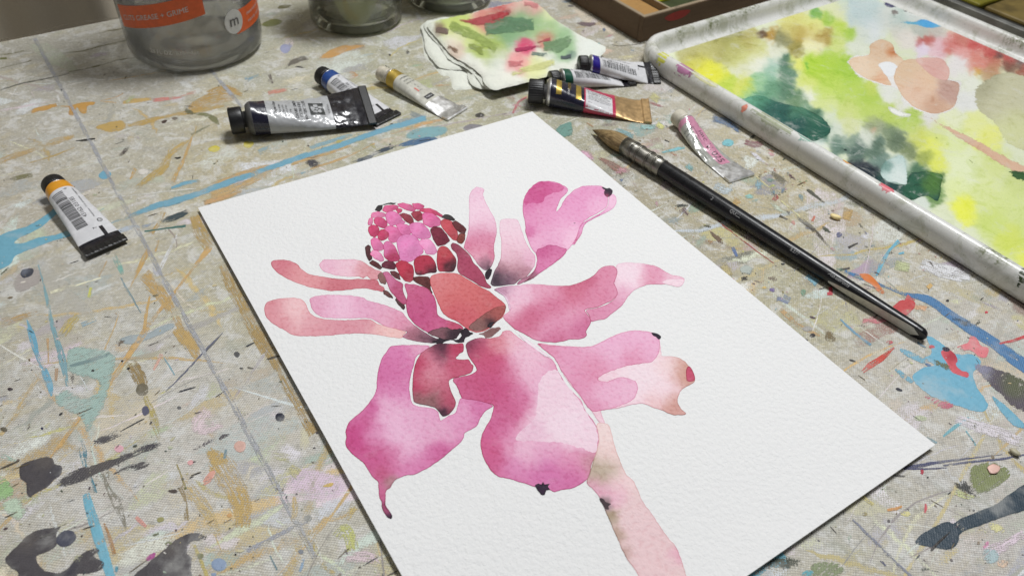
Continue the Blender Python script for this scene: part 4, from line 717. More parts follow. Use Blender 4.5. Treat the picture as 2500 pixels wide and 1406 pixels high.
wash('ink_touch', ZB([(1035, 165), (1045, 163), (1075, 176), (1070, 186), (1050, 180)]), (54, 48, 60), g=.0006); wash('ink_touch', ZB([(842, 412), (858, 410), (852, 416)]), (96, 60, 80), rough=.2, g=.0006)
wash('petal', ZB([(1136, 702), (1200, 682), (1300, 688), (1400, 705), (1470, 740), (1520, 768), (1570, 775), (1605, 793), (1600, 820), (1570, 845), (1520, 838), (1490, 825), (1440, 830), (1360, 830), (1310, 845), (1260, 870), (1220, 910), (1180, 970), (1110, 1030), (1060, 1070), (1000, 1080), (966, 1088), (948, 1045), (930, 1010), (1000, 994), (1080, 964), (1143, 900), (1124, 820), (1144, 745)]), (232, 190, 208),
     ZB([(1200, 730, 70, (236, 210, 222)), (1260, 790, 60, (238, 212, 224)), (1400, 770, 60, (224, 146, 176)), (1340, 800, 40, (222, 142, 170)), (1540, 800, 50, (232, 186, 204)), (1200, 880, 50, (226, 164, 192)), (1080, 1010, 80, (218, 134, 170)), (1000, 1050, 50, (216, 126, 164))]))
wash('petal', ZB([(1450, 816), (1490, 795), (1550, 793), (1600, 800), (1596, 824), (1570, 846), (1520, 839), (1480, 830)]), (236, 206, 218), rough=.8)
wash('petal', ZB([(300, 870), (360, 850), (450, 842), (540, 832), (620, 835), (700, 840), (780, 842), (850, 830), (920, 805), (980, 770), (1010, 735), (1050, 710), (1100, 702), (1130, 712), (1142, 745), (1135, 790), (1120, 820), (1140, 860), (1142, 900), (1110, 940), (1060, 965), (1000, 990), (940, 1000), (920, 1010), (945, 1045), (962, 1090), (945, 1130), (930, 1160), (935, 1185), (890, 1210), (820, 1212), (770, 1225), (700, 1232), (620, 1225), (560, 1205), (500, 1170), (440, 1140), (410, 1110), (370, 1075), (360, 1050), (395, 1025), (412, 1000), (395, 965), (370, 920), (330, 890)]), (222, 146, 178),
     ZB([(360, 870, 50, (170, 120, 150)), (470, 890, 80, (232, 186, 208)), (430, 980, 70, (234, 186, 206)), (640, 890, 80, (226, 156, 184)), (860, 850, 60, (206, 96, 128)), (950, 800, 40, (198, 84, 118)), (1060, 760, 60, (220, 132, 164)), (1000, 900, 70, (218, 126, 160)), (820, 930, 60, (212, 106, 140)), (680, 1000, 70, (210, 100, 140)), (560, 1060, 60, (206, 92, 130)), (460, 1110, 50, (210, 100, 138)), (700, 1110, 70, (226, 150, 184)), (850, 1030, 60, (226, 150, 182)), (900, 1110, 60, (206, 100, 146)), (720, 1200, 60, (206, 96, 140))]))
wash('petal', ZB([(318, 878), (360, 900), (392, 930), (412, 985), (414, 1005), (404, 1012), (390, 960), (366, 915)]), (230, 204, 220), rough=.6, g=.0006)
# lower petals
wash('petal', ZC([(430, 135), (470, 125), (560, 120), (640, 122), (700, 128), (660, 165), (620, 190), (600, 220), (583, 290), (568, 350), (560, 420), (568, 490), (590, 535), (650, 550), (720, 560), (758, 585), (775, 642), (822, 612), (872, 592), (893, 540), (911, 490), (960, 494), (1040, 505), (1132, 536), (1090, 570), (1050, 620), (1020, 680), (945, 720), (935, 755), (900, 800), (840, 850), (790, 895), (740, 930), (680, 970), (600, 1010), (540, 1020), (480, 1045), (450, 1070), (430, 1110), (405, 1125), (398, 1180), (400, 1230), (425, 1265), (443, 1300), (440, 1325), (415, 1318), (395, 1290), (375, 1250), (370, 1200), (355, 1170), (350, 1110), (345, 1065), (310, 1035), (280, 990), (240, 935), (190, 900), (150, 860), (125, 820), (130, 770), (125, 730), (135, 690), (160, 650), (220, 600), (270, 545), (310, 490), (335, 430), (340, 350), (360, 250), (390, 190)]), (220, 128, 178),
     ZC([(480, 190, 90, (220, 122, 176)), (620, 150, 50, (226, 160, 190)), (430, 320, 100, (212, 100, 160)), (480, 450, 80, (220, 128, 180)), (440, 560, 80, (232, 178, 208)), (620, 640, 90, (228, 166, 200)), (480, 720, 90, (232, 180, 210)), (560, 830, 70, (232, 178, 208)), (320, 560, 40, (206, 82, 146)), (230, 640, 60, (212, 96, 154)), (190, 780, 80, (204, 62, 130)), (330, 760, 60, (222, 140, 184)), (330, 900, 80, (206, 80, 138)), (440, 900, 60, (214, 110, 160)), (640, 950, 80, (218, 118, 172)), (780, 850, 60, (208, 88, 150)), (780, 720, 70, (228, 164, 198)), (900, 620, 70, (226, 150, 192)), (1060, 560, 60, (216, 112, 168)), (380, 1010, 40, (200, 84, 128)), (430, 1070, 34, (176, 128, 132)), (375, 1150, 40, (202, 92, 138)), (395, 1260, 36, (160, 66, 104)), (430, 1310, 22, (46, 28, 50))]))
b = wash('petal', ZC([(640, 180), (680, 150), (740, 115), (800, 110), (870, 115), (920, 108), (936, 125), (933, 163), (905, 183), (880, 213), (920, 222), (963, 220), (985, 250), (1000, 268), (985, 310), (930, 330), (850, 355), (832, 385), (845, 430), (870, 490), (880, 530), (860, 570), (830, 600), (790, 612), (765, 585), (745, 560), (720, 548), (650, 533), (597, 518), (584, 470), (582, 400), (587, 320), (607, 240)]), (198, 84, 116),
     ZC([(620, 260, 50, (190, 44, 84)), (605, 420, 50, (190, 46, 86)), (720, 290, 80, (216, 130, 152)), (690, 410, 60, (204, 104, 126)), (640, 500, 46, (136, 92, 92)), (720, 505, 50, (132, 92, 92)), (810, 470, 50, (196, 92, 118)), (850, 520, 40, (180, 64, 94)), (900, 270, 60, (200, 78, 112)), (880, 150, 40, (196, 56, 92)), (790, 170, 50, (120, 50, 76)), (780, 130, 30, (56, 34, 48)), (800, 590, 34, (48, 30, 48))]))
b = wash('petal', ZC([(952, 110), (1000, 82), (1050, 72), (1100, 77), (1180, 62), (1200, 32), (1230, 22), (1260, 32), (1290, 57), (1340, 92), (1400, 132), (1440, 162), (1480, 197), (1530, 217), (1560, 252), (1580, 302), (1610, 352), (1650, 412), (1700, 462), (1740, 502), (1765, 562), (1800, 612), (1830, 652), (1850, 692), (1862, 742), (1855, 820), (1845, 880), (1815, 930), (1800, 1000), (1780, 1045), (1730, 1080), (1680, 1105), (1610, 1115), (1555, 1130), (1530, 1118), (1490, 1112), (1425, 1095), (1370, 1075), (1290, 1050), (1220, 1030), (1180, 1025), (1130, 990), (1090, 935), (1065, 880), (1050, 810), (1055, 740), (1080, 690), (1110, 640), (1130, 590), (1136, 538), (1080, 516), (1000, 498), (920, 488), (912, 470), (888, 410), (860, 362), (890, 342), (960, 330), (1006, 312), (1023, 292), (1003, 250), (977, 215), (953, 160)]), (220, 132, 172),
     ZC([(990, 130, 50, (120, 50, 76)), (1040, 180, 60, (200, 70, 106)), (1150, 100, 60, (214, 118, 132)), (1250, 100, 60, (232, 176, 190)), (1130, 260, 80, (204, 72, 116)), (1000, 400, 80, (202, 76, 124)), (960, 460, 40, (208, 92, 142)), (1150, 420, 90, (204, 72, 126)), (1240, 320, 50, (214, 112, 152)), (1380, 190, 90, (234, 188, 208)), (1400, 320, 80, (232, 176, 202)), (1340, 480, 60, (214, 108, 156)), (1450, 430, 60, (230, 176, 204)), (1250, 560, 70, (208, 88, 140)), (1150, 680, 70, (210, 90, 146)), (1110, 800, 70, (212, 82, 136)), (1230, 760, 60, (224, 140, 180)), (1140, 920, 60, (208, 84, 138)), (1350, 850, 80, (232, 180, 206)), (1500, 850, 70, (228, 162, 196)), (1300, 970, 70, (218, 122, 176)), (1500, 1010, 90, (214, 108, 170)), (1650, 1050, 70, (212, 104, 164)), (1700, 900, 80, (224, 142, 180)), (1790, 920, 50, (196, 134, 146)), (1550, 600, 120, (238, 208, 222)), (1700, 760, 70, (238, 210, 224))]))
wash('glaze', ZC([(1450, 390), (1480, 330), (1560, 295), (1620, 370), (1700, 470), (1760, 560), (1820, 650), (1852, 730), (1842, 850), (1800, 852), (1720, 820), (1600, 790), (1450, 780), (1300, 772), (1315, 720), (1400, 640), (1432, 600), (1440, 500)]), (234, 202, 217), ZC([(1400, 720, 60, (230, 184, 207)), (1550, 450, 90, (234, 200, 216)), (1650, 650, 80, (236, 208, 222))]), b, 3., 7., .945)
wash('ink_touch', ZC([(1420, 1085), (1440, 1070), (1465, 1078), (1475, 1060), (1490, 1080), (1525, 1072), (1510, 1095), (1530, 1110), (1500, 1118), (1488, 1145), (1465, 1145), (1450, 1130), (1430, 1105)]), (52, 32, 56), rough=2.2, g=.0006)
wash('petal', ZC([(1310, 52), (1340, 70), (1400, 110), (1440, 140), (1490, 180), (1530, 205), (1500, 204), (1450, 172), (1390, 128), (1345, 92)]), (238, 220, 228), rough=.5, g=.0006)
b = wash('petal', ZD([(475, 138), (500, 135), (560, 145), (650, 152), (760, 153), (830, 125), (900, 90), (980, 65), (1050, 65), (1110, 75), (1140, 95), (1148, 140), (1155, 185), (1160, 203), (1220, 205), (1270, 222), (1300, 250), (1325, 290), (1340, 335), (1320, 355), (1270, 385), (1250, 415), (1243, 450), (1260, 490), (1290, 520), (1250, 528), (1200, 520), (1160, 500), (1110, 485), (1060, 465), (1000, 468), (930, 485), (870, 495), (825, 500), (835, 540), (845, 570), (825, 575), (800, 545), (770, 500), (735, 460), (700, 410), (650, 350), (610, 290), (575, 225), (520, 175)]), (234, 196, 210),
     ZD([(1060, 310, 90, (238, 214, 222)), (1180, 260, 50, (234, 206, 208)), (1270, 280, 50, (204, 148, 130)), (1290, 340, 30, (204, 146, 130)), (1160, 380, 60, (236, 208, 216)), (1210, 470, 44, (204, 144, 130)), (1120, 460, 40, (230, 188, 190)), (1260, 515, 30, (206, 150, 140))]))
wash('glaze', ZD([(478, 139), (560, 147), (650, 154), (760, 155), (830, 127), (900, 92), (980, 67), (1050, 67), (1108, 77), (1138, 97), (1146, 140), (1138, 190), (1100, 235), (1020, 248), (950, 262), (870, 290), (820, 312), (810, 332), (850, 345), (930, 320), (1000, 335), (1024, 370), (1010, 430), (960, 463), (870, 493), (823, 500), (770, 498), (700, 408), (610, 288), (575, 224), (522, 176)]), (230, 164, 194),
     ZD([(520, 150, 50, (222, 132, 168)), (650, 200, 70, (226, 148, 184)), (850, 160, 90, (232, 174, 206)), (1030, 120, 90, (232, 172, 204)), (1000, 220, 50, (222, 132, 168)), (800, 260, 60, (222, 130, 166)), (720, 350, 60, (224, 140, 178)), (840, 400, 60, (232, 172, 202)), (960, 400, 50, (232, 176, 204)), (790, 480, 40, (222, 136, 174))]), b, 1.6)
wash('ink_touch', ZD([(1290, 282), (1305, 258), (1325, 280), (1340, 330), (1310, 345), (1294, 338)]), (202, 74, 106), rough=.5, g=.0006); wash('ink_touch', ZD([(1100, 76), (1130, 78), (1153, 98), (1140, 112), (1125, 98), (1112, 92)]), (48, 38, 54), rough=1.2, g=.0006)
b = wash('stem', ZD([(800, 575), (840, 570), (870, 585), (885, 640), (900, 700), (930, 780), (960, 850), (1000, 890), (1020, 930), (1050, 1000), (1100, 1070), (1140, 1130), (1180, 1190), (1230, 1250), (1255, 1310), (1270, 1350), (1285, 1406), (1310, 1500), (1340, 1600), (1110, 1600), (1055, 1480), (1015, 1390), (960, 1310), (920, 1220), (880, 1130), (840, 1040), (810, 970), (775, 930), (745, 895), (765, 840), (780, 780), (800, 720), (812, 650)]), (226, 196, 196),
     ZD([(850, 640, 60, (234, 208, 206)), (860, 740, 50, (232, 200, 198)), (830, 840, 60, (176, 160, 134)), (930, 880, 50, (236, 204, 206)), (800, 920, 40, (226, 156, 186)), (880, 950, 50, (230, 172, 194)), (846, 1008, 22, (104, 90, 90)), (872, 1085, 26, (158, 138, 108)), (908, 1185, 28, (176, 146, 126)), (955, 1290, 28, (180, 144, 132)), (1050, 1130, 80, (228, 194, 198)), (1100, 1300, 100, (228, 192, 196)), (1240, 1300, 30, (226, 160, 182))]))
wash('ink_touch', ZD([(815, 985), (840, 990), (852, 1005), (880, 1020), (862, 1030), (870, 1045), (842, 1038)]), (70, 56, 62), None or (), b, 2., 5, .945)
wash('ink_touch', ZB([(190, 1170), (250, 1150), (280, 1130), (340, 1125), (350, 1140), (320, 1160), (280, 1190), (240, 1200), (225, 1180)]), (134, 92, 92), (), None, 2.5, 5, .945)
# ------------------------------------------------------------------ enamel palette tray
T_P0, T_P1, T_T0, T_T1, T_R = 377., 648., -373., 5., 27.
def rrect(d, n=9):
    """rounded rectangle d mm inside the rim, in (p, t)"""
    p0, p1, t0, t1, r = T_P0+d, T_P1-d, T_T0+d, T_T1-d, T_R-d
    out = []
    for (cx_, cy_, a0) in ((p0+r, t0+r, 180), (p1-r, t0+r, 270), (p1-r, t1-r, 0), (p0+r, t1-r, 90)):
        for i in range(n):
            a = math.radians(a0+90*i/(n-1)); out.append((cx_+r*math.cos(a), cy_+r*math.sin(a)))
    # extra points on the straight runs
    res = []
    for i in range(len(out)):
        a, b = np.array(out[i]), np.array(out[(i+1) % len(out)]); L = np.linalg.norm(b-a); res.append(tuple(a))
        if (i+1) % n == 0:
            for k in range(1, 12): res.append(tuple(a+(b-a)*k/12))
    return res
RIM = [(2.5, .4), (1.0, 1.2), (.2, 4), (0, 7.5), (.5, 10.5), (2, 13.4), (4.2, 14.8), (6.5, 14.8), (8.4, 13.2), (9.4, 10.6), (10.2, 7.6), (11.6, 5.4), (14, 4.2), (17, 4.0)]
def mat_enamel():
    s = NT('stained_white_enamel'); p = s.pos()
    n = s.noise(p, 55, 6, .72, .8); n2 = s.noise(p, 420, 4, .75); n3 = s.noise(p, 22, 5, .65); sz = s.node('ShaderNodeSeparateXYZ', i_0=p).outputs[2]
    c = s.mix(s.ramp(n, .48, .66, 0, .8), (.74, .74, .71, 1), (.46, .47, .38, 1))
    c = s.mix(s.math('MULTIPLY', s.ramp(n3, .55, .68), s.ramp(n2, .40, .60)), c, (.20, .22, .12, 1))
    c = s.mix(s.ramp(s.noise(p, 900, 2), .70, .76), c, (.08, .08, .07, 1))
    s.P(color=c, rough=s.ramp(n2, .3, .7, .16, .42), spec=.55); s.bump(n2, .15, .0003); return s.m
def build_tray():
    root = empty('palette_tray', PT((T_P0+T_P1)/2, (T_T0+T_T1)/2, 0)); o = np.array(root.location)
    tag(root, 'large white enamel mixing tray full of dried watercolour, rounded rim', 'palette')
    me_ = mat_enamel(); loops = [rrect(d) for d, z in RIM]; n = len(loops[0]); V, F = [], []
    for L, (d, z) in zip(loops, RIM): V += [np.array(PT(a, b, z))-o for a, b in L]
    for i in range(len(RIM)-1):
        for k in range(n): a, b = i*n+k, i*n+(k+1) % n; F.append((a, a+n, b+n, b))
    obj('rim', mesh(V, F), root, me_)
    base = [np.array(PT(a, b, 4.))-o for a, b in loops[-1]]
    f = mesh(base, [tuple(range(n))[::-1]])
    if f.polygons[0].normal.z < 0: f.flip_normals()
    obj('floor', f, root, plain('tray_floor_enamel', (.74, .75, .68), .25, var=.08, scale=40), smooth=False)
    return root, o
TRAY, TRAY_O = build_tray()
_tz = [.000012]
ZP = lambda p: Z(1350, 0, 2.0087, p)
def pud(pl, base, cov=.9, drops=(), rough=2.2, warp=9., g=.002, name='paint_puddle', smooth=True):
    _tz[0] += .000002
    o = film(name, ZP(pl), base, _tz[0], ZP(drops), None, M_PUD, g, rough, warp, cov, smooth, None, 5., .004, .90, .05, 1.0)
    for v in o.data.vertices: v.co.x -= TRAY_O[0]; v.co.y -= TRAY_O[1]
    o.parent = TRAY; return o
PW = [(690, 290, 60, (176, 170, 104)), (780, 250, 60, (186, 182, 112)), (850, 215, 70, (150, 146, 70)), (900, 260, 60, (198, 200, 124)), (960, 200, 50, (170, 160, 80)), (1000, 240, 50, (206, 208, 140)), (720, 330, 60, (226, 224, 60)), (790, 360, 50, (222, 222, 56)), (850, 405, 40, (190, 210, 70)), (940, 430, 50, (206, 214, 84)), (920, 355, 44, (216, 218, 190)), (1010, 300, 40, (226, 228, 214)), (1090, 250, 46, (222, 224, 206)),
    (1030, 172, 24, (80, 50, 26)), (1075, 175, 26, (176, 134, 50)), (1120, 190, 34, (130, 130, 90)), (1160, 150, 40, (196, 184, 110)), (1200, 175, 40, (180, 156, 70)), (1260, 165, 40, (206, 190, 110)), (1330, 185, 36, (172, 144, 66)), (1270, 215, 46, (234, 230, 180)), (1180, 235, 34, (150, 140, 66)), (1180, 110, 60, (214, 210, 120)), (1290, 110, 50, (220, 222, 130)), (1290, 72, 22, (60, 150, 44)), (1340, 95, 30, (140, 190, 50)), (1400, 130, 40, (186, 212, 76)), (1450, 175, 34, (160, 198, 66)), (1390, 200, 44, (206, 218, 130)), (1400, 60, 50, (220, 224, 176)),
    (1080, 320, 44, (170, 200, 186)), (1140, 310, 30, (60, 104, 84)), (1150, 360, 30, (84, 126, 104)), (1060, 370, 40, (140, 186, 160)), (1010, 400, 40, (150, 196, 150)), (1080, 430, 44, (96, 150, 118)), (1150, 440, 44, (76, 120, 96)), (1200, 490, 40, (100, 136, 100)), (960, 470, 40, (128, 186, 150)), (1020, 490, 44, (84, 146, 118)), (1080, 545, 50, (44, 92, 82)), (1150, 590, 56, (36, 82, 78)), (1230, 640, 56, (34, 80, 70)), (1310, 640, 50, (40, 92, 74)), (1230, 555, 36, (110, 150, 120)), (1290, 580, 34, (60, 106, 84)),
    (1200, 310, 36, (222, 224, 110)), (1280, 330, 60, (174, 210, 52)), (1250, 320, 10, (60, 160, 50)), (1370, 330, 70, (168, 204, 58)), (1450, 350, 60, (160, 200, 60)), (1250, 400, 50, (210, 220, 120)), (1350, 420, 60, (190, 214, 92)), (1460, 440, 60, (178, 206, 80)), (1560, 470, 50, (166, 198, 66)), (1250, 460, 34, (230, 232, 220)), (1340, 500, 50, (206, 218, 140)), (1450, 540, 50, (198, 212, 120)), (1560, 540, 60, (184, 206, 96)), (1660, 560, 50, (178, 200, 90)), (1760, 590, 50, (172, 198, 84)), (1360, 570, 40, (206, 216, 190)), (1290, 700, 44, (212, 220, 214)), (1400, 650, 40, (206, 214, 200)), (1450, 610, 40, (206, 212, 160)),
    (1400, 720, 36, (96, 126, 114)), (1450, 690, 36, (124, 146, 130)), (1490, 740, 44, (70, 96, 88)), (1530, 680, 36, (206, 212, 200)), (1580, 620, 44, (150, 160, 130)), (1570, 640, 16, (206, 160, 130)), (1650, 640, 40, (110, 130, 100)), (1690, 690, 44, (84, 104, 80)), (1740, 740, 40, (110, 126, 84)), (1580, 730, 40, (80, 106, 92)), (1500, 820, 40, (30, 36, 50)), (1560, 865, 44, (34, 44, 54)), (1640, 920, 50, (38, 66, 66)), (1720, 930, 50, (44, 90, 70)), (1600, 800, 40, (96, 124, 116)), (1680, 820, 40, (170, 190, 186)), (1690, 880, 36, (206, 216, 212)), (1790, 870, 50, (56, 98, 70)), (1850, 890, 44, (84, 120, 56)), (1870, 960, 36, (96, 136, 70)), (1800, 990, 36, (206, 214, 206)),
    (1800, 680, 44, (196, 204, 90)), (1860, 720, 50, (220, 226, 96)), (1890, 800, 44, (216, 222, 90)), (1820, 780, 36, (150, 164, 76)), (1780, 640, 40, (200, 210, 130)), (1880, 640, 50, (206, 216, 130)), (1980, 700, 60, (214, 224, 160)), (2020, 820, 80, (220, 228, 184)), (1980, 920, 60, (216, 226, 160)), (2010, 1010, 50, (228, 232, 70)), (2040, 1060, 40, (226, 230, 90)), (2120, 960, 80, (212, 222, 150)), (2150, 1080, 70, (198, 214, 110)), (2250, 1000, 80, (206, 218, 140)), (2250, 1180, 70, (204, 216, 90)), (2350, 1100, 80, (200, 214, 130)), (2340, 1280, 60, (220, 226, 90)), (2150, 800, 70, (206, 216, 140)), (2280, 900, 60, (196, 208, 130)), (2080, 620, 60, (222, 226, 150)), (2140, 680, 60, (224, 226, 120)),
    (1450, 30, 50, (190, 208, 212)), (1540, 60, 70, (186, 204, 208)), (1640, 80, 50, (206, 210, 206)), (1560, 150, 50, (214, 220, 224)), (1500, 230, 50, (216, 222, 206)), (1520, 170, 40, (206, 214, 196)), (1700, 90, 50, (176, 194, 190)), (1780, 60, 50, (206, 210, 210)), (1700, 150, 40, (206, 204, 196)), (1800, 140, 40, (176, 180, 172)), (1880, 150, 40, (186, 176, 170)), (1740, 190, 40, (222, 214, 208)), (1850, 195, 26, (186, 80, 76)), (1800, 200, 24, (180, 66, 60)), (1900, 215, 36, (222, 176, 186)), (1810, 240, 36, (222, 206, 226)), (1880, 260, 40, (226, 190, 200)), (1960, 220, 40, (206, 110, 106)), (2010, 250, 40, (222, 150, 148)), (2000, 190, 34, (190, 96, 84)), (2080, 205, 44, (192, 54, 54)), (2160, 240, 40, (182, 46, 46)), (2250, 280, 40, (176, 44, 42)), (2350, 320, 44, (176, 46, 44)), (2090, 270, 40, (214, 130, 120)), (2070, 320, 40, (214, 130, 116)), (2150, 310, 36, (190, 110, 90)), (2180, 275, 20, (70, 36, 34)), (2240, 320, 30, (120, 84, 66)), (2290, 310, 26, (60, 44, 44)), (2320, 360, 40, (150, 84, 60)), (2150, 360, 40, (186, 150, 110)), (2080, 360, 24, (206, 160, 60)), (1990, 320, 50, (226, 220, 222)), (2030, 400, 50, (224, 226, 214)), (2020, 500, 50, (222, 222, 222)), (1950, 590, 50, (222, 226, 190)), (1560, 440, 30, (206, 214, 110)), (1640, 450, 40, (220, 222, 216)), (1720, 520, 36, (222, 220, 220)), (1850, 590, 40, (218, 214, 216))]
_tz[0] += .000006
floor_px = [tuple(PX(np.array(PT(a_, b_, 4.)))) for a_, b_ in rrect(15.5)]
w_ = film('paint_wash', floor_px, (214, 220, 190), _tz[0], ZP(PW), None, M_PUD, .0013, 0., 12., .999, False, None, 5., .004, .90, .05, .95, 0., 1.7, 1.02)
for v in w_.data.vertices: v.co.x -= TRAY_O[0]; v.co.y -= TRAY_O[1]
w_.parent = TRAY
pud([(905, 500), (950, 478), (1020, 470), (1060, 486), (1120, 505), (1220, 530), (1310, 570), (1360, 620), (1352, 660), (1300, 686), (1220, 694), (1150, 664), (1080, 614), (980, 554)], (48, 98, 86), .99, [(950, 490, 40, (110, 170, 140)), (1030, 490, 44, (84, 144, 118)), (1100, 550, 60, (42, 92, 84)), (1200, 545, 40, (86, 136, 108)), (1180, 620, 60, (34, 80, 76)), (1290, 640, 60, (38, 90, 74)), (1290, 580, 30, (62, 112, 88))], 2.5)
pud([(1490, 835), (1540, 815), (1600, 850), (1640, 890), (1720, 905), (1760, 850), (1900, 850), (1905, 900), (1890, 985), (1830, 962), (1740, 985), (1640, 950), (1560, 892)], (46, 86, 70), .99, [(1530, 840, 44, (30, 38, 52)), (1640, 920, 50, (36, 64, 66)), (1760, 930, 50, (44, 92, 70)), (1870, 890, 44, (84, 124, 60))], 2.5)
pud([(1620, 800), (1665, 775), (1722, 772), (1736, 900), (1680, 894), (1640, 890), (1606, 856)], (188, 206, 202), .99, [(1625, 810, 26, (110, 144, 136)), (1700, 870, 36, (210, 220, 216))], 1.)
pud([(1596, 196), (1660, 212), (1690, 262), (1730, 296), (1800, 282), (1900, 282), (1950, 335), (1950, 385), (2004, 405), (1996, 480), (1980, 530), (1930, 560), (1856, 570), (1770, 540), (1705, 488), (1680, 440), (1600, 418), (1530, 396), (1470, 356), (1440, 310), (1470, 272), (1546, 262)], (226, 224, 222), .9, [], 2.)
pud([(1450, 305), (1480, 280), (1550, 270), (1556, 222), (1610, 195), (1660, 215), (1680, 260), (1720, 300), (1700, 330), (1690, 372), (1640, 376), (1660, 420), (1600, 408), (1540, 388), (1480, 350)], (222, 198, 172), .99, [(1600, 230, 50, (212, 184, 156)), (1500, 310, 50, (226, 204, 180)), (1665, 250, 24, (190, 118, 70)), (1610, 395, 30, (220, 180, 150))], 1.5)
pud([(1596, 315), (1650, 303), (1692, 330), (1682, 366), (1640, 378), (1612, 345)], (228, 230, 232), .995, [], 1.)
pud([(1690, 330), (1720, 300), (1780, 290), (1830, 330), (1880, 380), (1990, 410), (1985, 470), (1970, 520), (1920, 550), (1860, 560), (1780, 530), (1720, 480), (1690, 430), (1672, 380)], (220, 194, 170), .99, [(1740, 360, 50, (214, 186, 156)), (1800, 440, 70, (220, 190, 168)), (1940, 440, 50, (186, 152, 142)), (1870, 520, 50, (198, 160, 136)), (1830, 400, 40, (222, 190, 160))], 1.6)
pud([(1780, 290), (1900, 288), (1942, 340), (1936, 392), (1880, 385), (1820, 340)], (220, 184, 174), .99, [(1880, 330, 40, (212, 168, 160))], 1.4)
pud([(1640, 532), (1660, 522), (1720, 553), (1762, 560), (1740, 577), (1680, 566)], (232, 234, 228), .98, [], 1.)
pud([(2060, 460), (2080, 420), (2150, 370), (2230, 355), (2320, 372), (2420, 400), (2420, 820), (2310, 750), (2220, 700), (2150, 600), (2080, 540)], (184, 182, 152), .97, [(2120, 420, 60, (170, 168, 140)), (2230, 480, 90, (196, 194, 164)), (2250, 640, 80, (206, 210, 160))], 2)
pud([(1640, 112), (1760, 104), (1830, 93), (1880, 112), (1912, 130), (1850, 142), (1760, 126)], (92, 168, 196), .85, [(1840, 115, 36, (60, 156, 214))], 2); pud([(1618, 8), (1692, 10), (1684, 38), (1630, 36)], (52, 50, 96), .92); pud([(1710, 48), (1780, 66), (1770, 76), (1715, 58)], (60, 56, 62), .95, [], 1.); pud([(1650, 50), (1690, 45), (1700, 70), (1670, 80)], (130, 124, 120), .6)
pud([tuple(q) for q in stroke_outline([(1815, 560, 8), (1950, 640, 30), (2080, 710, 44), (2200, 785, 54), (2330, 850, 50)], 8)], (210, 176, 150), .88, [], 2., smooth=False)
pud([(2235, 838), (2320, 842), (2420, 880), (2420, 930), (2320, 895), (2260, 880)], (56, 92, 52), .93)
for pts, c, cv in [([(1470, 300, 5), (1500, 365, 7), (1570, 428, 7), (1690, 492, 7), (1800, 560, 6)], (120, 156, 50), .95), ([(1800, 640, 5), (1900, 690, 6), (2010, 765, 7), (2130, 835, 7), (2240, 862, 6)], (128, 140, 66), .95), ([(1205, 430, 6), (1160, 390, 8), (1150, 330, 8), (1180, 288, 6)], (206, 200, 70), .9), ([(1380, 700, 6), (1470, 750, 14), (1560, 740, 8)], (44, 70, 66), .8), ([(2060, 470, 5), (2085, 420, 7), (2150, 372, 7), (2230, 356, 6)], (140, 136, 110), .93), ([(1660, 215, 8), (1672, 260, 14), (1690, 330, 10)], (186, 110, 66), .85)]:
    pud([tuple(q) for q in stroke_outline(pts, 8)], c, cv, [], 1.5, smooth=False, name='paint_line')
# marks on the rolled rim
def rim_dab(t_, span, q0, q1, col, cov=.8, near=True):
    """blob on the near long rim: t_ along the tray, q0..q1 over the rim profile"""
    prof = np.array(RIM); n, m_ = 16, 10; V, F, C, E = [], [], [], []
    for i in range(n):
        for j in range(m_):
            a, b = i/(n-1)*2-1, j/(m_-1)*2-1
            q = np.interp((q0+q1)/2+(q1-q0)/2*b, range(len(prof)), prof[:, 0]); zz = np.interp((q0+q1)/2+(q1-q0)/2*b, range(len(prof)), prof[:, 1])
            w = max(0, 1-math.hypot(a, b)*(1+.35*mnoise.noise(Vector((a*2.3+t_, b*2.3, 4)))))
            V.append(np.array(PT(T_P0+q-.05, t_+span*a, zz+.07))-TRAY_O); C.append((*alb(col), cov if w > .0 else 0.)); E.append(w*6)
    F = [(i*m_+j, (i+1)*m_+j, (i+1)*m_+j+1, i*m_+j+1) for i in range(n-1) for j in range(m_-1)]
    me = mesh(V, F); a = me.color_attributes.new('Col', 'FLOAT_COLOR', 'POINT'); a.data.foreach_set('color', np.array(C, np.float32).ravel())
    e = me.attributes.new('edge', 'FLOAT', 'POINT'); e.data.foreach_set('value', np.array(E, np.float32)); obj('paint_dab', me, TRAY, M_PUD)
def rim_t(px): g = G(px, .011)[:2]*1000; return float(g@ED)
for px, sp, q0, q1, c, cv in [((1650, 185), 9, 3, 9, (176, 120, 156), .72), ((1612, 150), 6, 3, 8, (206, 206, 90), .85), ((1940, 360), 10, 5, 10, (132, 172, 156), .9), ((2137, 483), 5, 5, 8, (214, 112, 122), .98), ((1800, 277), 2, 4, 6, (220, 140, 120), 1.), ((2060, 410), 5, 6, 9, (214, 150, 70), .8), ((2380, 615), 20, 7, 10, (120, 136, 62), .8), ((2440, 660), 12, 7, 11, (196, 196, 90), .7), ((2490, 690), 5, 3, 8, (60, 70, 46), .95), ((1700, 215), 14, 4, 9, (206, 204, 160), .6), ((1860, 320), 18, 4, 8, (170, 176, 150), .55)]:
    rim_dab(rim_t(px), sp, q0, q1, c, cv)
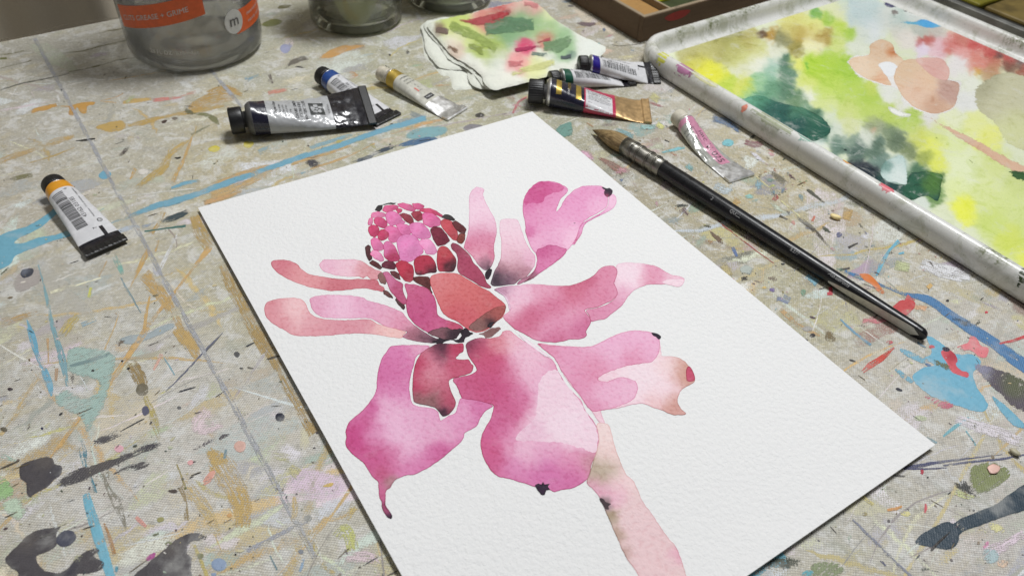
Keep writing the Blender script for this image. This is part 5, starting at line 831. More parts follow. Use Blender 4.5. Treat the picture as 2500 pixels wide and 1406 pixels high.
# ------------------------------------------------------------------ lettering
_txt = {}
def text2d(s, size, align='CENTER', bold=0., shear=0., sx=1.):
    c = bpy.data.curves.new('t', 'FONT'); c.body = s; c.size = size; c.align_x = align; c.align_y = 'CENTER'; c.offset = bold; c.shear = shear; c.resolution_u = 3
    o = bpy.data.objects.new('t', c); COL.objects.link(o); dg = bpy.context.evaluated_depsgraph_get()
    me = bpy.data.meshes.new_from_object(o.evaluated_get(dg)); V = np.array([v.co[:2] for v in me.vertices]).reshape(-1, 2)*[sx, 1]; F = [tuple(p.vertices) for p in me.polygons]
    bpy.data.objects.remove(o); bpy.data.curves.remove(c); bpy.data.meshes.remove(me); return V, F
def lettering(name, items, mapper, mat, parent):
    """items: (string, size mm, x, y, angle[, kwargs]) laid out in mm and wrapped on the surface by mapper(x, y)"""
    V, F = [], []
    for it in items:
        kw = it[5] if len(it) > 5 else {}
        v, f = text2d(it[0], it[1], **kw); a = math.radians(it[4]); c, s = math.cos(a), math.sin(a); n = len(V)
        V += [mapper(it[2]+x*c-y*s, it[3]+x*s+y*c) for x, y in v]; F += [tuple(i+n for i in q) for q in f]
    me = mesh(V, F); return obj(name, me, parent, mat, smooth=False)
def patch(name, rects, mapper, mat, parent, nx=1, ny=1):
    """flat printed rectangles (x0, x1, y0, y1) wrapped by mapper"""
    V, F = [], []
    for x0, x1, y0, y1 in rects:
        i0 = len(V)
        for i in range(nx+1):
            for j in range(ny+1): V.append(mapper(x0+(x1-x0)*i/nx, y0+(y1-y0)*j/ny))
        F += [(i0+i*(ny+1)+j, i0+(i+1)*(ny+1)+j, i0+(i+1)*(ny+1)+j+1, i0+i*(ny+1)+j+1) for i in range(nx) for j in range(ny)]
    return obj(name, mesh(V, F), parent, mat)
M_BLACK = plain('black_plastic', (.012, .012, .013), .38, var=.2, scale=400, bumpd=.00008, bscale=1500)
M_WHITEP = plain('white_plastic', (.70, .68, .60), .4); M_INK = plain('black_ink', (.02, .02, .022), .5); M_ALU = plain('crushed_aluminium', (.66, .66, .66), .36, .85, var=.12, bumpd=.00016, bscale=220)
M_GOLD = plain('bronze_foil', (.56, .38, .19), .42, .75, var=.12, bumpd=.0002, bscale=200); M_LABEL = plain('glossy_white_label', (.70, .70, .72), .25, coat=.3, var=.04)
M_SILV = plain('silver_grey_label', (.44, .45, .46), .30, coat=.25, var=.05, bumpd=.00015, bscale=150); M_BLKGL = plain('glossy_black_wrap', (.012, .011, .016), .22, coat=.3, var=.2, bumpd=.0002, bscale=150)
M_GILT = plain('gilt_print', (.48, .34, .07), .35, .6); M_NAVY = plain('navy_print', (.012, .012, .03), .28, coat=.4); M_WHINK = plain('white_ink', (.75, .75, .75), .5)

class Tube:
    def __init__(s, label, cap_px, end_px, r, capr, capl, neck, wend, rolldeg=0., lift0=0., lift1=0., bend=0., crumple=0., flat=1., seed=0, cap_mat=None, shoulder=None, ribs=30, crimp=5.):
        s.r, s.capl, s.neck, s.wend, s.roll, s.l0, s.l1, s.bend, s.cr, s.flat, s.seed = r, capl, neck, wend, math.radians(rolldeg), lift0, lift1, bend, crumple, flat, seed
        a = G(cap_px, (r+lift0)*.001)[:2]; b = G(end_px, (1.+lift1)*.001)[:2]; d = b-a; s.L = float(np.linalg.norm(d))*1000
        s.root = empty('paint_tube', (a[0], a[1], 0), math.atan2(d[1], d[0])); tag(s.root, label, 'paint tube', 'watercolour tubes lying on the table')
        s.x0 = capl+neck; s.x1 = s.L-crimp; s.crimp = crimp
        zc = r+lift0; tilt = (lift1-lift0+0)/s.L
        prof = [(0, capr*.86), (.35, capr*.97), (.9, capr), (capl-1.2, capr), (capl-.4, capr*.97), (capl, capr*.9)]
        me = lathe_mesh(prof, 120 if ribs else 48, ribs, -.35, (1, 4)); 
        for v in me.vertices: v.co.z += zc
        cp = obj('cap', me, s.root, cap_mat or M_BLACK); s.scale(cp)
        prof = [(capl-.4, capr*.6), (capl+neck*.35, capr*.62), (capl+neck*.4, r*.80), (capl+neck*.75, r*.95), (s.x0, r), (s.x0+.4, r*.99)]
        me = lathe_mesh(prof, 56)
        for v in me.vertices: v.co.z += zc
        s.scale(obj('shoulder', me, s.root, shoulder or M_ALU))
    def scale(s, o):
        o.data.transform(Matrix.Scale(.001, 4)); return o
    def P(s, x, y=None, th=None, off=0.):
        """surface point (mm, local): by angle th, or on the upper side at lateral place y"""
        f = min(max((x-s.x0)/(s.x1-s.x0), 0), 1.08); f1 = min(f, 1.)
        a = s.r+(s.wend/2-s.r)*f1**.9; b = max(s.r*(1-f1)**s.flat, .55) if f1 < 1 else .55
        e = 2/(2+.5*math.sin(math.pi*f1))
        if th is None:
            yy = min(max(y/a, -.995), .995); th = math.acos(math.copysign(abs(yy)**(1/e), yy)); 
        c_, s_ = math.cos(th), math.sin(th)
        py = (a+off)*math.copysign(abs(c_)**e, c_); pz = (b+off)*math.copysign(abs(s_)**e, s_)
        if s.cr and f1 < 1.:
            k = s.cr*math.sin(math.pi*min(f1*1.1, 1))**.6
            nz = mnoise.noise(Vector((x*.11, py*.16, s.seed)))+.7*mnoise.noise(Vector((x*.26, py*.34, s.seed+7)))+.35*mnoise.noise(Vector((x*.6, py*.7, s.seed+3)))
            pz += k*nz*(1 if s_ > 0 else .2); py += .4*k*mnoise.noise(Vector((x*.2, s.seed, math.copysign(1, c_))))*abs(c_)
        rl = s.roll*min(f1*1.2, 1)
        zc = s.l0+(s.l1-s.l0)*f1+math.sqrt((a*math.sin(rl))**2+(b*math.cos(rl))**2)
        return (x*.001, (py*math.cos(rl)-pz*math.sin(rl)+s.bend*math.sin(math.pi*f1))*.001, (zc+py*math.sin(rl)+pz*math.cos(rl))*.001)
    def band(s, name, f0, f1, mat, parent=None, n=None):
        x0, x1 = s.x0+(s.x1-s.x0)*f0, s.x0+(s.x1-s.x0)*f1; n = n or max(3, int((x1-x0)/.7)); m_ = 64; V, F = [], []
        for i in range(n+1):
            for k in range(m_): V.append(s.P(x0+(x1-x0)*i/n, th=2*math.pi*k/m_))
        for i in range(n):
            for k in range(m_): a, b = i*m_+k, i*m_+(k+1) % m_; F.append((a, a+m_, b+m_, b))
        return obj(name, mesh(V, F), parent or s.root, mat)
    def end(s, mat, ridges=0):
        """the folded crimp"""
        V, F = [], []; n, m_ = 8, 24
        for side in (1, -1):
            for i in range(n+1):
                for k in range(m_+1):
                    x = s.x1-.4+(s.crimp+.4)*i/n; y = (k/m_*2-1)*s.wend/2
                    th = .85 if 0 < i < n else .45
                    if 0 < i < n and ridges: th += .12*math.cos(2*math.pi*k*ridges/m_)*(side > 0)
                    f = 1.; rl = s.roll; zc = s.l1+math.sqrt((s.wend/2*math.sin(rl))**2+(.9*math.cos(rl))**2); pz = side*th
                    V.append((x*.001, (y*math.cos(rl)-pz*math.sin(rl)+0.)*.001, (zc+y*math.sin(rl)+pz*math.cos(rl))*.001))
        N = (n+1)*(m_+1)
        for q in (0, 1):
            for i in range(n):
                for k in range(m_):
                    a = q*N+i*(m_+1)+k; f = (a, a+m_+1, a+m_+2, a+1); F.append(f if q == 0 else f[::-1])
        rim = [k for k in range(m_+1)]+[i*(m_+1)+m_ for i in range(1, n+1)]+[n*(m_+1)+k for k in range(m_-1, -1, -1)]+[i*(m_+1) for i in range(n-1, 0, -1)]
        for k in range(len(rim)): a, b = rim[k], rim[(k+1) % len(rim)]; F.append((a, b, N+b, N+a))
        return obj('crimped_end', mesh(V, F), s.root, mat, smooth=False)
    def m(s, off=.07): return lambda x, y: s.P(x, y, off=off)
def barcode(t, parent, x0, x1, y0, y1, seed):
    r = random.Random(seed); x, R = x0, []
    while x < x1:
        w = r.choice((.22, .35, .5, .7)); R.append((x, min(x+w, x1), y0, y1)); x += w+r.choice((.25, .35, .55))
    return patch('barcode', R, t.m(), M_INK, parent, 1, 6)
def student_tube(label, cap, end, band_col, digits, seed, **kw):
    t = Tube(label, cap, end, 6.6, 6.0, 6.5, 2.2, 20.5, seed=seed, ribs=36, crumple=.25, flat=.85, **kw)
    t.band('colour_band', 0, .12, plain('colour_band_paint', band_col, .3, coat=.4)); lb = t.band('label_wrap', .12, .90, M_LABEL)
    t.band('black_tail', .90, 1.0, M_BLKGL); t.end(M_BLACK, 9)
    xs = lambda f: t.x0+(t.x1-t.x0)*f
    barcode(t, lb, xs(.17), xs(.72), -5.9, -.3, seed)
    lettering('barcode_number', [(digits, 3.0, xs(.45), 1.3, 180), ('6', 2.4, xs(.155), 1.6, 180), ('7', 2.6, xs(.78), 1.6, 180)], t.m(), M_INK, lb)
    patch('index_notch', [(xs(.78), xs(.905), 3.2, 5.0)], t.m(.09), M_BLKGL, lb, 6, 3)
    lettering('small_print', [('watercolour  15 ml  permanent  transparent', 1.3, xs(.40), 4.6, 180)], t.m(), M_INK, lb)
    return t, lb, xs
# ochre tube alone on the left
t, lb, xs = student_tube('small white paint tube with an ochre band and worn brown cap, lying alone', (128, 448), (262, 606), alb((206, 142, 34)), '43162 03185', 5, lift1=1.5)
lettering('recycling_mark', [('2', 2.2, xs(.70), 5.6, 180), ('O', 3.6, xs(.70), 5.6, 0)], t.m(), M_INK, lb)
# blue tube half under the big grey one
student_tube('small white paint tube with a blue band, half under a big black-ended tube', (783, 183), (950, 293), alb((20, 62, 128)), '43162 03186', 9)
# green tube under two others
student_tube('white paint tube with a dark green band under a bronze-ended tube', (1342, 196), (1540, 190), alb((22, 78, 60)), '43162 03187', 12)
# violet-blue tube resting on it
t, lb, xs = student_tube('small white barcoded tube with an ultramarine violet band leaning against the tray corner', (1412, 158), (1606, 186), alb((40, 26, 130)), '43162 03184', 14, lift0=3.5, rolldeg=18)
# big grey tube
t = Tube('big crumpled silver paint tube with black cap and glossy black tail end', (560, 297), (908, 268), 10.0, 7.8, 8., 5.0, 31., rolldeg=17, lift1=4., crumple=.85, flat=1.1, seed=21, ribs=0, shoulder=plain('grey_shoulder', (.10, .10, .10), .4))
t.band('dark_band', 0, .13, M_NAVY); lb = t.band('label_wrap', .13, .70, M_SILV); t.band('black_tail', .70, 1.0, M_BLKGL); t.end(M_BLACK)
xs = lambda f: t.x0+(t.x1-t.x0)*f
lettering('label_print', [("Payne's Gray", 2.3, xs(.205), 0, 90, dict(bold=.03)), ('Gris de Payne', 1.45, xs(.245), -1.2, 90), ('Paynes Grau', 1.45, xs(.275), -1.2, 90), ('Gris de Payne', 1.45, xs(.305), -1.2, 90), ('Grigio', 1.45, xs(.335), -2.4, 90),
    ('DANIEL SMITH', 2.5, xs(.385), 0, 90, dict(bold=.02)), ('EXTRA FINE', 2.5, xs(.425), 0, 90, dict(bold=.02)), ('WATERCOLORS', 2.5, xs(.465), 0, 90, dict(bold=.02)), ('15 ml/.5 fl.oz.', 1.5, xs(.675), 0, 90), ('O', 2.0, xs(.16), 8.6, 90)], t.m(.12), M_INK, lb)
em = patch('emblem', [(xs(.505), xs(.635), -5.2, 5.2)], t.m(.10), plain('emblem_grey', (.045, .05, .05), .35), lb, 10, 10)
def flower_emblem():
    V, F = [], []
    for k in range(5):
        a0 = math.radians(90+72*k+8); c = (xs(.57)+2.6*math.cos(a0)*.9, 2.9*math.sin(a0)); i0 = len(V); V.append(t.P(c[0], c[1], off=.18))
        for j in range(14):
            a = 2*math.pi*j/14; rr = 1.35*(1-.32*max(0, math.cos(a))**6); V.append(t.P(c[0]+rr*math.cos(a+a0), c[1]+rr*math.sin(a+a0), off=.18))
        F += [(i0, i0+1+j, i0+1+(j+1) % 14) for j in range(14)]
    i0 = len(V); V.append(t.P(xs(.57), 0, off=.18)); V += [t.P(xs(.57)+.9*math.cos(j*.63), .9*math.sin(j*.63), off=.18) for j in range(10)]; F += [(i0, i0+1+j, i0+1+(j+1) % 10) for j in range(10)]
    obj('emblem_petals', mesh(V, F), lb, M_SILV)
flower_emblem()
# small gilt-banded tube with a white cap
t = Tube('small pale gilt-banded tube with a white cap and silver tail', (928, 178), (1118, 279), 6.1, 5.0, 8., 2.6, 19.5, crumple=.3, flat=.9, seed=31, cap_mat=plain('stained_white_cap', (.62, .57, .46), .45, var=.35, scale=180), ribs=0)
t.band('gilt_band', 0, .14, M_GILT); lb = t.band('label_wrap', .14, .70, plain('cream_label', (.58, .57, .50), .28, coat=.3)); t.band('foil_tail', .70, 1., M_ALU); t.end(M_ALU)
xs = lambda f: t.x0+(t.x1-t.x0)*f
lettering('label_print', [('HOLBEIN', 1.8, xs(.20), .5, 90), ('ACRYLA', 1.8, xs(.255), .5, 90), ('GOUACHE', 1.5, xs(.31), .5, 90), ('A', 1.5, xs(.38), 1, 90), ('B', 1.5, xs(.43), 1, 90), ('20 ml', 1.1, xs(.49), .4, 90)], t.m(), M_INK, lb)
patch('maker_badge', [(xs(.60), xs(.665), -3.6, 3.4)], t.m(.09), M_INK, lb, 3, 10); lettering('badge_print', [('holbein', 1.7, xs(.632), 0, 90)], t.m(.15), M_WHINK, lb)
patch('red_seal', [(xs(.42), xs(.50), -2.6, -1.4)], t.m(.08), plain('red_seal_ink', alb((200, 110, 100)), .5), lb, 2, 2)
# gold tube
t = Tube('dark gold-banded tube with a ribbed black cap, white label and bronze foil tail', (1290, 222), (1588, 272), 9.2, 7.8, 10., 4., 29, crumple=.35, flat=1.1, seed=41, ribs=34)
xs = lambda f: t.x0+(t.x1-t.x0)*f
wr = t.band('dark_wrap', 0, .36, M_NAVY); lb = t.band('label_wrap', .36, .70, plain('cherry_red_label', alb((176, 40, 78)), .3, coat=.3)); t.band('foil_tail', .70, 1., M_GOLD); t.end(M_GOLD)
patch('gilt_stripe', [(xs(.06), xs(.115), -8.4, 8.4)], t.m(.06), M_GILT, wr, 2, 24); patch('gilt_stripe', [(xs(.27), xs(.325), -8.6, 8.6)], t.m(.06), M_GILT, wr, 2, 24)
lettering('gilt_name', [('MISSION', 2.9, xs(.20), 1.6, 90)], t.m(.08), M_GILT, wr); lettering('white_name', [('GOLD', 1.7, xs(.19), -5.2, 90)], t.m(.08), M_WHINK, wr)
wp = patch('white_panel', [(xs(.375), xs(.665), -12.6, 4.6)], t.m(.07), M_LABEL, lb, 10, 26)
xm = xs(.52); YO = -1.6; lettering('label_print', [('QUINACRIDONE', 2.25, xm, 3.1, 0), ('CHERRY RED', 2.25, xm-1, 1.0, 0), ('Rouge cerise quinacridone', 1.35, xm, -1.0, 0), ('Quinacridone Kirschrot', 1.35, xm-.6, -2.6, 0), ('Rojo Cereza de Quinacridona', 1.30, xm, -4.1, 0), ('Rosso ciliegia quinacridone', 1.30, xm, -5.5, 0), ('15 ml', 1.2, xs(.42), -8.2, 0), ('Permanent transparent', .9, xm+1, 4.9, 0)], t.m(.13), M_INK, lb)
# thin bent tube
t = Tube('thin bent silver tube with a white cap and pink W025 label', (1652, 284), (1812, 436), 6.0, 5.3, 7.5, 2.4, 19, crumple=.7, flat=2.0, seed=51, cap_mat=plain('cream_ribbed_cap', (.66, .62, .52), .42), ribs=40)
t.bend = -1.5; xs = lambda f: t.x0+(t.x1-t.x0)*f; M_PINK = plain('pink_label_print', alb((192, 132, 156)), .3, coat=.4)
t.band('pink_band', 0, .07, M_PINK); lb = t.band('label_wrap', .07, .78, plain('pale_foil_label', (.52, .53, .49), .22, .35, coat=.4)); t.band('foil_tail', .78, 1., M_ALU); t.end(M_ALU)
patch('pink_panel', [(xs(.07), xs(.78), -1.8, 5.4)], t.m(.07), M_PINK, lb, 40, 8)
lettering('colour_code', [('HWC', 3.2, xs(.30), 2.2, 0, dict(bold=.02)), ('W025', 6.2, xs(.585), 1.2, 0, dict(bold=.03))], t.m(.13), plain('plum_ink', (.05, .008, .03), .4), lb)
lettering('small_print', [('ARTISTS WATER COLOR', .95, xs(.27), -.6, 0), ('5 ml  made in japan', .95, xs(.55), -5.4, 0), ('COLOUR  NAME', 1.2, xs(.16), -4.6, 90), ('ROSE TINT', 1.2, xs(.22), -4.6, 90)], t.m(.13), M_INK, lb)

# ------------------------------------------------------------------ brush
def build_brush():
    a = G((1446, 316), .003)[:2]; b = G((2262, 824), .0034)[:2]; d = b-a; L = float(np.linalg.norm(d))*1000
    root = empty('paint_brush', (a[0], a[1], 0), math.atan2(d[1], d[0])); tag(root, 'round quill paint brush with brown bristles, wired metal ferrule and black handle', 'paint brush')
    f0, f1 = 27.5, 58.
    rad = lambda x: float(np.interp(x, [f1, 75, 100, 130, 165, 200, L-6, L-2.5, L-.8, L], [5.0, 5.15, 4.9, 4.4, 3.9, 3.55, 3.4, 3.1, 2.2, .6]))
    zc = lambda x: float(np.interp(x, [0, 12, f0, f1, L], [2.6, 4.6, 5.75, 5.75, 3.5]))
    def put(name, prof, mat, n=56, parent=root, **kw):
        me = lathe_mesh(prof, n, **kw)
        for v in me.vertices: v.co.z += zc(v.co.x); v.co *= .001
        return obj(name, me, parent, mat)
    s = NT('bristle_hair'); p = s.objpos(); st = s.node('ShaderNodeVectorMath', operation='MULTIPLY', i_0=p, i_1=(45, 1700, 1700)).outputs[0]; n = s.noise(st, 1., 4, .7)
    x = s.node('ShaderNodeSeparateXYZ', i_0=p).outputs[0]
    c = s.mix(s.ramp(n, .35, .65), (.14, .09, .035, 1), (.44, .31, .15, 1)); c = s.mix(s.ramp(x, .0, .016, .75, 0), c, (.13, .085, .035, 1)); s.P(color=c, rough=.45, spec=.4); s.bump(n, .8, .0005)
    put('bristles', [(0, .12), (1.2, .5), (4, 1.35), (8, 2.6), (13, 4.0), (18, 5.0), (22, 5.3), (26, 5.1), (f0+2, 4.9)], s.m, 72, ribs=24, ribamp=.22, ribrange=(2, 7))
    M_F = plain('nickel_ferrule', (.26, .25, .22), .33, .9, var=.15, scale=300)
    fe = put('ferrule', [(f0, 4.7), (f0+.1, 5.45), (f0+7, 5.5), (f0+7.5, 5.25), (f0+12, 5.35), (f0+12.5, 5.3), (f0+19.5, 5.3), (f0+20, 5.2), (f0+25, 5.25), (f1-.2, 5.3), (f1, 4.9)], M_F)
    for x in (f0+7.0, f0+8.0, f0+11.6, f0+12.6, f0+19.2, f0+20.2, f0+24.6, f0+25.6):
        put('wire_ring', [(x-.5, 5.2), (x-.42, 5.55), (x-.2, 5.78), (x+.2, 5.78), (x+.42, 5.55), (x+.5, 5.2)], M_F, parent=fe)
    prof = [(f1-1, 4.6)]+[(x, rad(x)) for x in np.r_[f1, np.linspace(f1+.4, L-6, 60), np.linspace(L-5.5, L, 10)]]
    M_H = plain('black_lacquer', (.006, .006, .008), .30, var=.02)
    h = put('handle', prof, M_H)
    # slanting scraper facet cut on the near side of the tail
    for v in h.data.vertices:
        x = v.co.x*1000
        if x > L-52:
            k = min(1, (x-(L-52))/44); lim = rad(x)*(1-.55*k); ang = math.radians(9); ny, nz = -math.cos(ang), math.sin(ang)*-1
            y_, z_ = v.co.y*1000, v.co.z*1000-zc(x); dd = y_*ny+z_*nz
            if dd > lim: v.co.y -= (dd-lim)*ny*.001; v.co.z -= (dd-lim)*nz*.001
    # pale strip over the facet, the white paper's reflection painted as colour
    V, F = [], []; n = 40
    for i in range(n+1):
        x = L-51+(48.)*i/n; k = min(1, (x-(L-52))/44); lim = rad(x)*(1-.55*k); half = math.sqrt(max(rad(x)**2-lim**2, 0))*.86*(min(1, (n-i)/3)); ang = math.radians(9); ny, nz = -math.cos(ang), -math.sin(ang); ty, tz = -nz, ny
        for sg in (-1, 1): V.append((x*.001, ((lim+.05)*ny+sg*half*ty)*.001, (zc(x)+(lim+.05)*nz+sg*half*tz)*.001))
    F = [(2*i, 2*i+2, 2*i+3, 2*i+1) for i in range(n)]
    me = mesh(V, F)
    obj('bevelled_facet', me, h, plain('facet_paper_reflection', (.55, .54, .48), .3, var=.1))
    def mp(x, y):
        r = rad(x)+.05; a = math.radians(78)+y/r; return (x*.001, -r*math.cos(a)*.001, (zc(x)+r*math.sin(a))*.001)
    SP = plain('silver_print', (.38, .38, .38), .4)
    for it in [('2', 2.6, 96, -2.6, 0), ('QUILL', 2.6, 112, -2.6, 0), ('S.277', 2.4, 150, -2.2, 0), ('Aoluerons', 2.8, 176, -1.8, 0, dict(shear=.35))]: lettering('handle_print', [it], mp, SP, h)
build_brush()

# ------------------------------------------------------------------ folded paper towel
def build_towel():
    Z3 = lambda p: Z(700, 0, 3.514, p)
    root = empty('paper_towel', (0, 0, 0)); tag(root, 'folded white paper towel stained green and red with paint', 'paper towel')
    s = NT('stained_tissue'); p = s.pos(); at = s.attr('Col').outputs['Color']; n = s.noise(p, 500, 4, .7); n2 = s.noise(p, 110, 5, .7, 1.)
    c = s.mix(s.ramp(n2, .5, .75, 0, .35), at, (.66, .66, .62, 1)); c = s.mix(s.ramp(n, .5, .8, 0, .25), c, s.mix(1., at, (.6, .62, .55, 1), 'MULTIPLY'))
    s.P(color=c, rough=.95, spec=.1); s.bump(s.math('ADD', n, s.math('MULTIPLY', n2, 2.)), .5, .0012)
    base = [(1215, 205), (1500, 138), (1800, 60), (2050, 10), (2180, 60), (2300, 170), (2440, 260), (2560, 330), (2700, 385), (2740, 440), (2600, 560), (2480, 600), (2300, 640), (2100, 700), (1900, 750), (1770, 775), (1700, 725), (1660, 640), (1550, 560), (1420, 480), (1330, 380), (1260, 300)]
    top = Z3(base)
    L = [Z3([(1150, 225), (1300, 160), (1500, 150), (2000, 40), (2260, 150), (2500, 330), (2620, 440), (2300, 620), (2000, 700), (1760, 770), (1600, 768), (1430, 768), (1400, 668), (1320, 645), (1250, 550), (1180, 480), (1160, 330)]),
         Z3([(1155, 215), (1320, 160), (1500, 145), (2000, 36), (2260, 150), (2520, 330), (2600, 440), (2300, 630), (2000, 705), (1760, 765), (1620, 752), (1560, 690), (1535, 610), (1440, 605), (1320, 585), (1250, 520), (1195, 440), (1170, 300)]),
         Z3([(1180, 205), (1340, 160), (1500, 140), (2000, 30), (2260, 150), (2520, 330), (2600, 440), (2300, 630), (2000, 705), (1770, 772), (1690, 745), (1620, 660), (1530, 585), (1400, 520), (1310, 400), (1220, 300)]), top]
    W = (206, 208, 198)
    D = Z3([(1450, 220, 110, (176, 190, 100)), (1560, 300, 100, (184, 196, 120)), (1700, 190, 90, (196, 120, 110)), (1850, 110, 80, (186, 64, 70)), (1950, 60, 70, (206, 170, 160)), (2100, 60, 90, (214, 150, 150)), (1880, 240, 130, (110, 146, 104)), (2050, 200, 120, (124, 156, 112)), (2200, 260, 110, (150, 176, 126)), (1750, 430, 100, (150, 168, 84)), (1650, 400, 60, (150, 166, 84)), (2050, 420, 60, (190, 60, 96)), (2220, 345, 60, (196, 90, 90)), (2350, 380, 90, (130, 164, 120)), (2380, 460, 70, (140, 170, 130)), (1320, 270, 40, (120, 100, 84)), (1460, 440, 60, (196, 176, 160)), (1450, 330, 70, (214, 206, 196)), (1980, 560, 80, (214, 140, 140)), (2120, 600, 80, (204, 206, 150)), (1800, 520, 70, (196, 200, 190)), (2250, 130, 60, (200, 206, 160)), (2430, 490, 30, (96, 116, 110)), (2600, 430, 90, (206, 210, 204)), (1600, 620, 80, (208, 208, 198)), (1900, 700, 90, (210, 210, 200))])
    for k, pl in enumerate(L):
        z0 = k*.0022; th = .0012; P = jitter(catmull(np.array([q[:2] for q in pl]), 7), 1.5, 40+k); B = G(P, z0)[:, :2]
        V2, F = tri_fill(B, .0022, RNG); e = segdist(V2, B); q = PX(np.c_[V2, np.full(len(V2), z0)])
        zz = z0+th*np.sqrt(np.clip(e/.0007, 0, 1))+np.clip(e/.005, 0, 1)*.8*np.array([.0022*(.35-abs(mnoise.noise(Vector((a*48, b*48, k*3.1)))))+.0012*mnoise.noise(Vector((a*150, b*150, k+4)))+.0006*mnoise.noise(Vector((a*380, b*380, k+8))) for a, b in V2])
        zz = np.maximum(zz, z0)
        col = shade(q, W, D if k == 3 else [], 8., 60.+k); la = np.clip(lin(col)/.76, 0, .85)
        me = mesh(np.c_[V2, zz], F); a = me.color_attributes.new('Col', 'FLOAT_COLOR', 'POINT'); a.data.foreach_set('color', np.c_[la, np.ones(len(V2))].astype(np.float32).ravel())
        lay = obj('towel_layer', me, root, s.m)
    def tz(V):
        k = 3; e = segdist(V, B); n3 = np.array([.0022*(.35-abs(mnoise.noise(Vector((a*48, b*48, k*3.1)))))+.0012*mnoise.noise(Vector((a*150, b*150, k+4)))+.0006*mnoise.noise(Vector((a*380, b*380, k+8))) for a, b in V])
        return np.maximum(k*.0022+.0012*np.sqrt(np.clip(e/.0007, 0, 1))+np.clip(e/.005, 0, 1)*.8*n3, k*.0022)+.0003
    for pts, c, cv in [([(1480, 185, 14), (1640, 190, 60), (1800, 160, 70), (1920, 95, 40)], (176, 70, 74), .62), ([(1760, 170, 40), (1900, 110, 60)], (168, 44, 52), .85), ([(1280, 265, 40), (1390, 280, 44)], (112, 92, 80), .8), ([(1960, 445, 26), (2040, 425, 36), (2190, 405, 8)], (172, 40, 86), .85), ([(2150, 365, 20), (2260, 340, 24)], (170, 70, 76), .75),
        ([(1400, 210, 70), (1480, 260, 90), (1640, 330, 70), (1800, 430, 80)], (150, 170, 84), .58), ([(1700, 260, 110), (1900, 220, 130), (2120, 220, 90)], (92, 132, 96), .6), ([(2200, 400, 90), (2350, 390, 110), (2440, 330, 50)], (112, 146, 104), .55), ([(2100, 470, 30), (2230, 480, 26)], (110, 130, 120), .6), ([(2350, 500, 20), (2440, 495, 34)], (70, 84, 86), .85), ([(1900, 560, 40), (2030, 550, 50)], (206, 116, 120), .6), ([(1920, 640, 40), (2100, 590, 60), (2300, 540, 50)], (206, 208, 136), .5), ([(1380, 400, 20), (1470, 450, 50)], (120, 90, 70), .5), ([(1560, 400, 50), (1700, 440, 80)], (140, 156, 70), .6), ([(2040, 40, 40), (2160, 60, 50)], (206, 130, 130), .55)]:
        f = film('paint_stain', stroke_outline(Z3(pts), 6.), c, 0., (), lay, M_PAINT, .002, 2.5, 6., cv, False, tz, 5., .0078, .80, .07, .9, 1.9, 1.3, 1., Z3(pts))
build_towel()

# ------------------------------------------------------------------ bottle, jars
def clear(name, tint, gloss=.06, haze=.0):
    s = NT(name); s.n.remove(s.b)
    tr = s.node('ShaderNodeBsdfTransparent', i_0=(*tint, 1)); gl = s.node('ShaderNodeBsdfGlossy', i_0=(1, 1, 1, 1)); gl.inputs['Roughness'].default_value = gloss
    n = s.noise(s.objpos(), 120, 3); lw = s.node('ShaderNodeLayerWeight', i_0=.22)
    f = s.math('MULTIPLY_ADD', lw.outputs['Fresnel'], .85, s.ramp(n, .3, .8, .02, .07))
    hz = s.node('ShaderNodeMixShader', i_0=haze, i_1=tr.outputs[0], i_2=s.node('ShaderNodeBsdfDiffuse', i_0=(.62, .63, .61, 1)).outputs[0]); mx = s.node('ShaderNodeMixShader', i_0=f, i_1=hz.outputs[0], i_2=gl.outputs[0]); s.l.new(mx.outputs[0], s.out.inputs[0]); return s.m
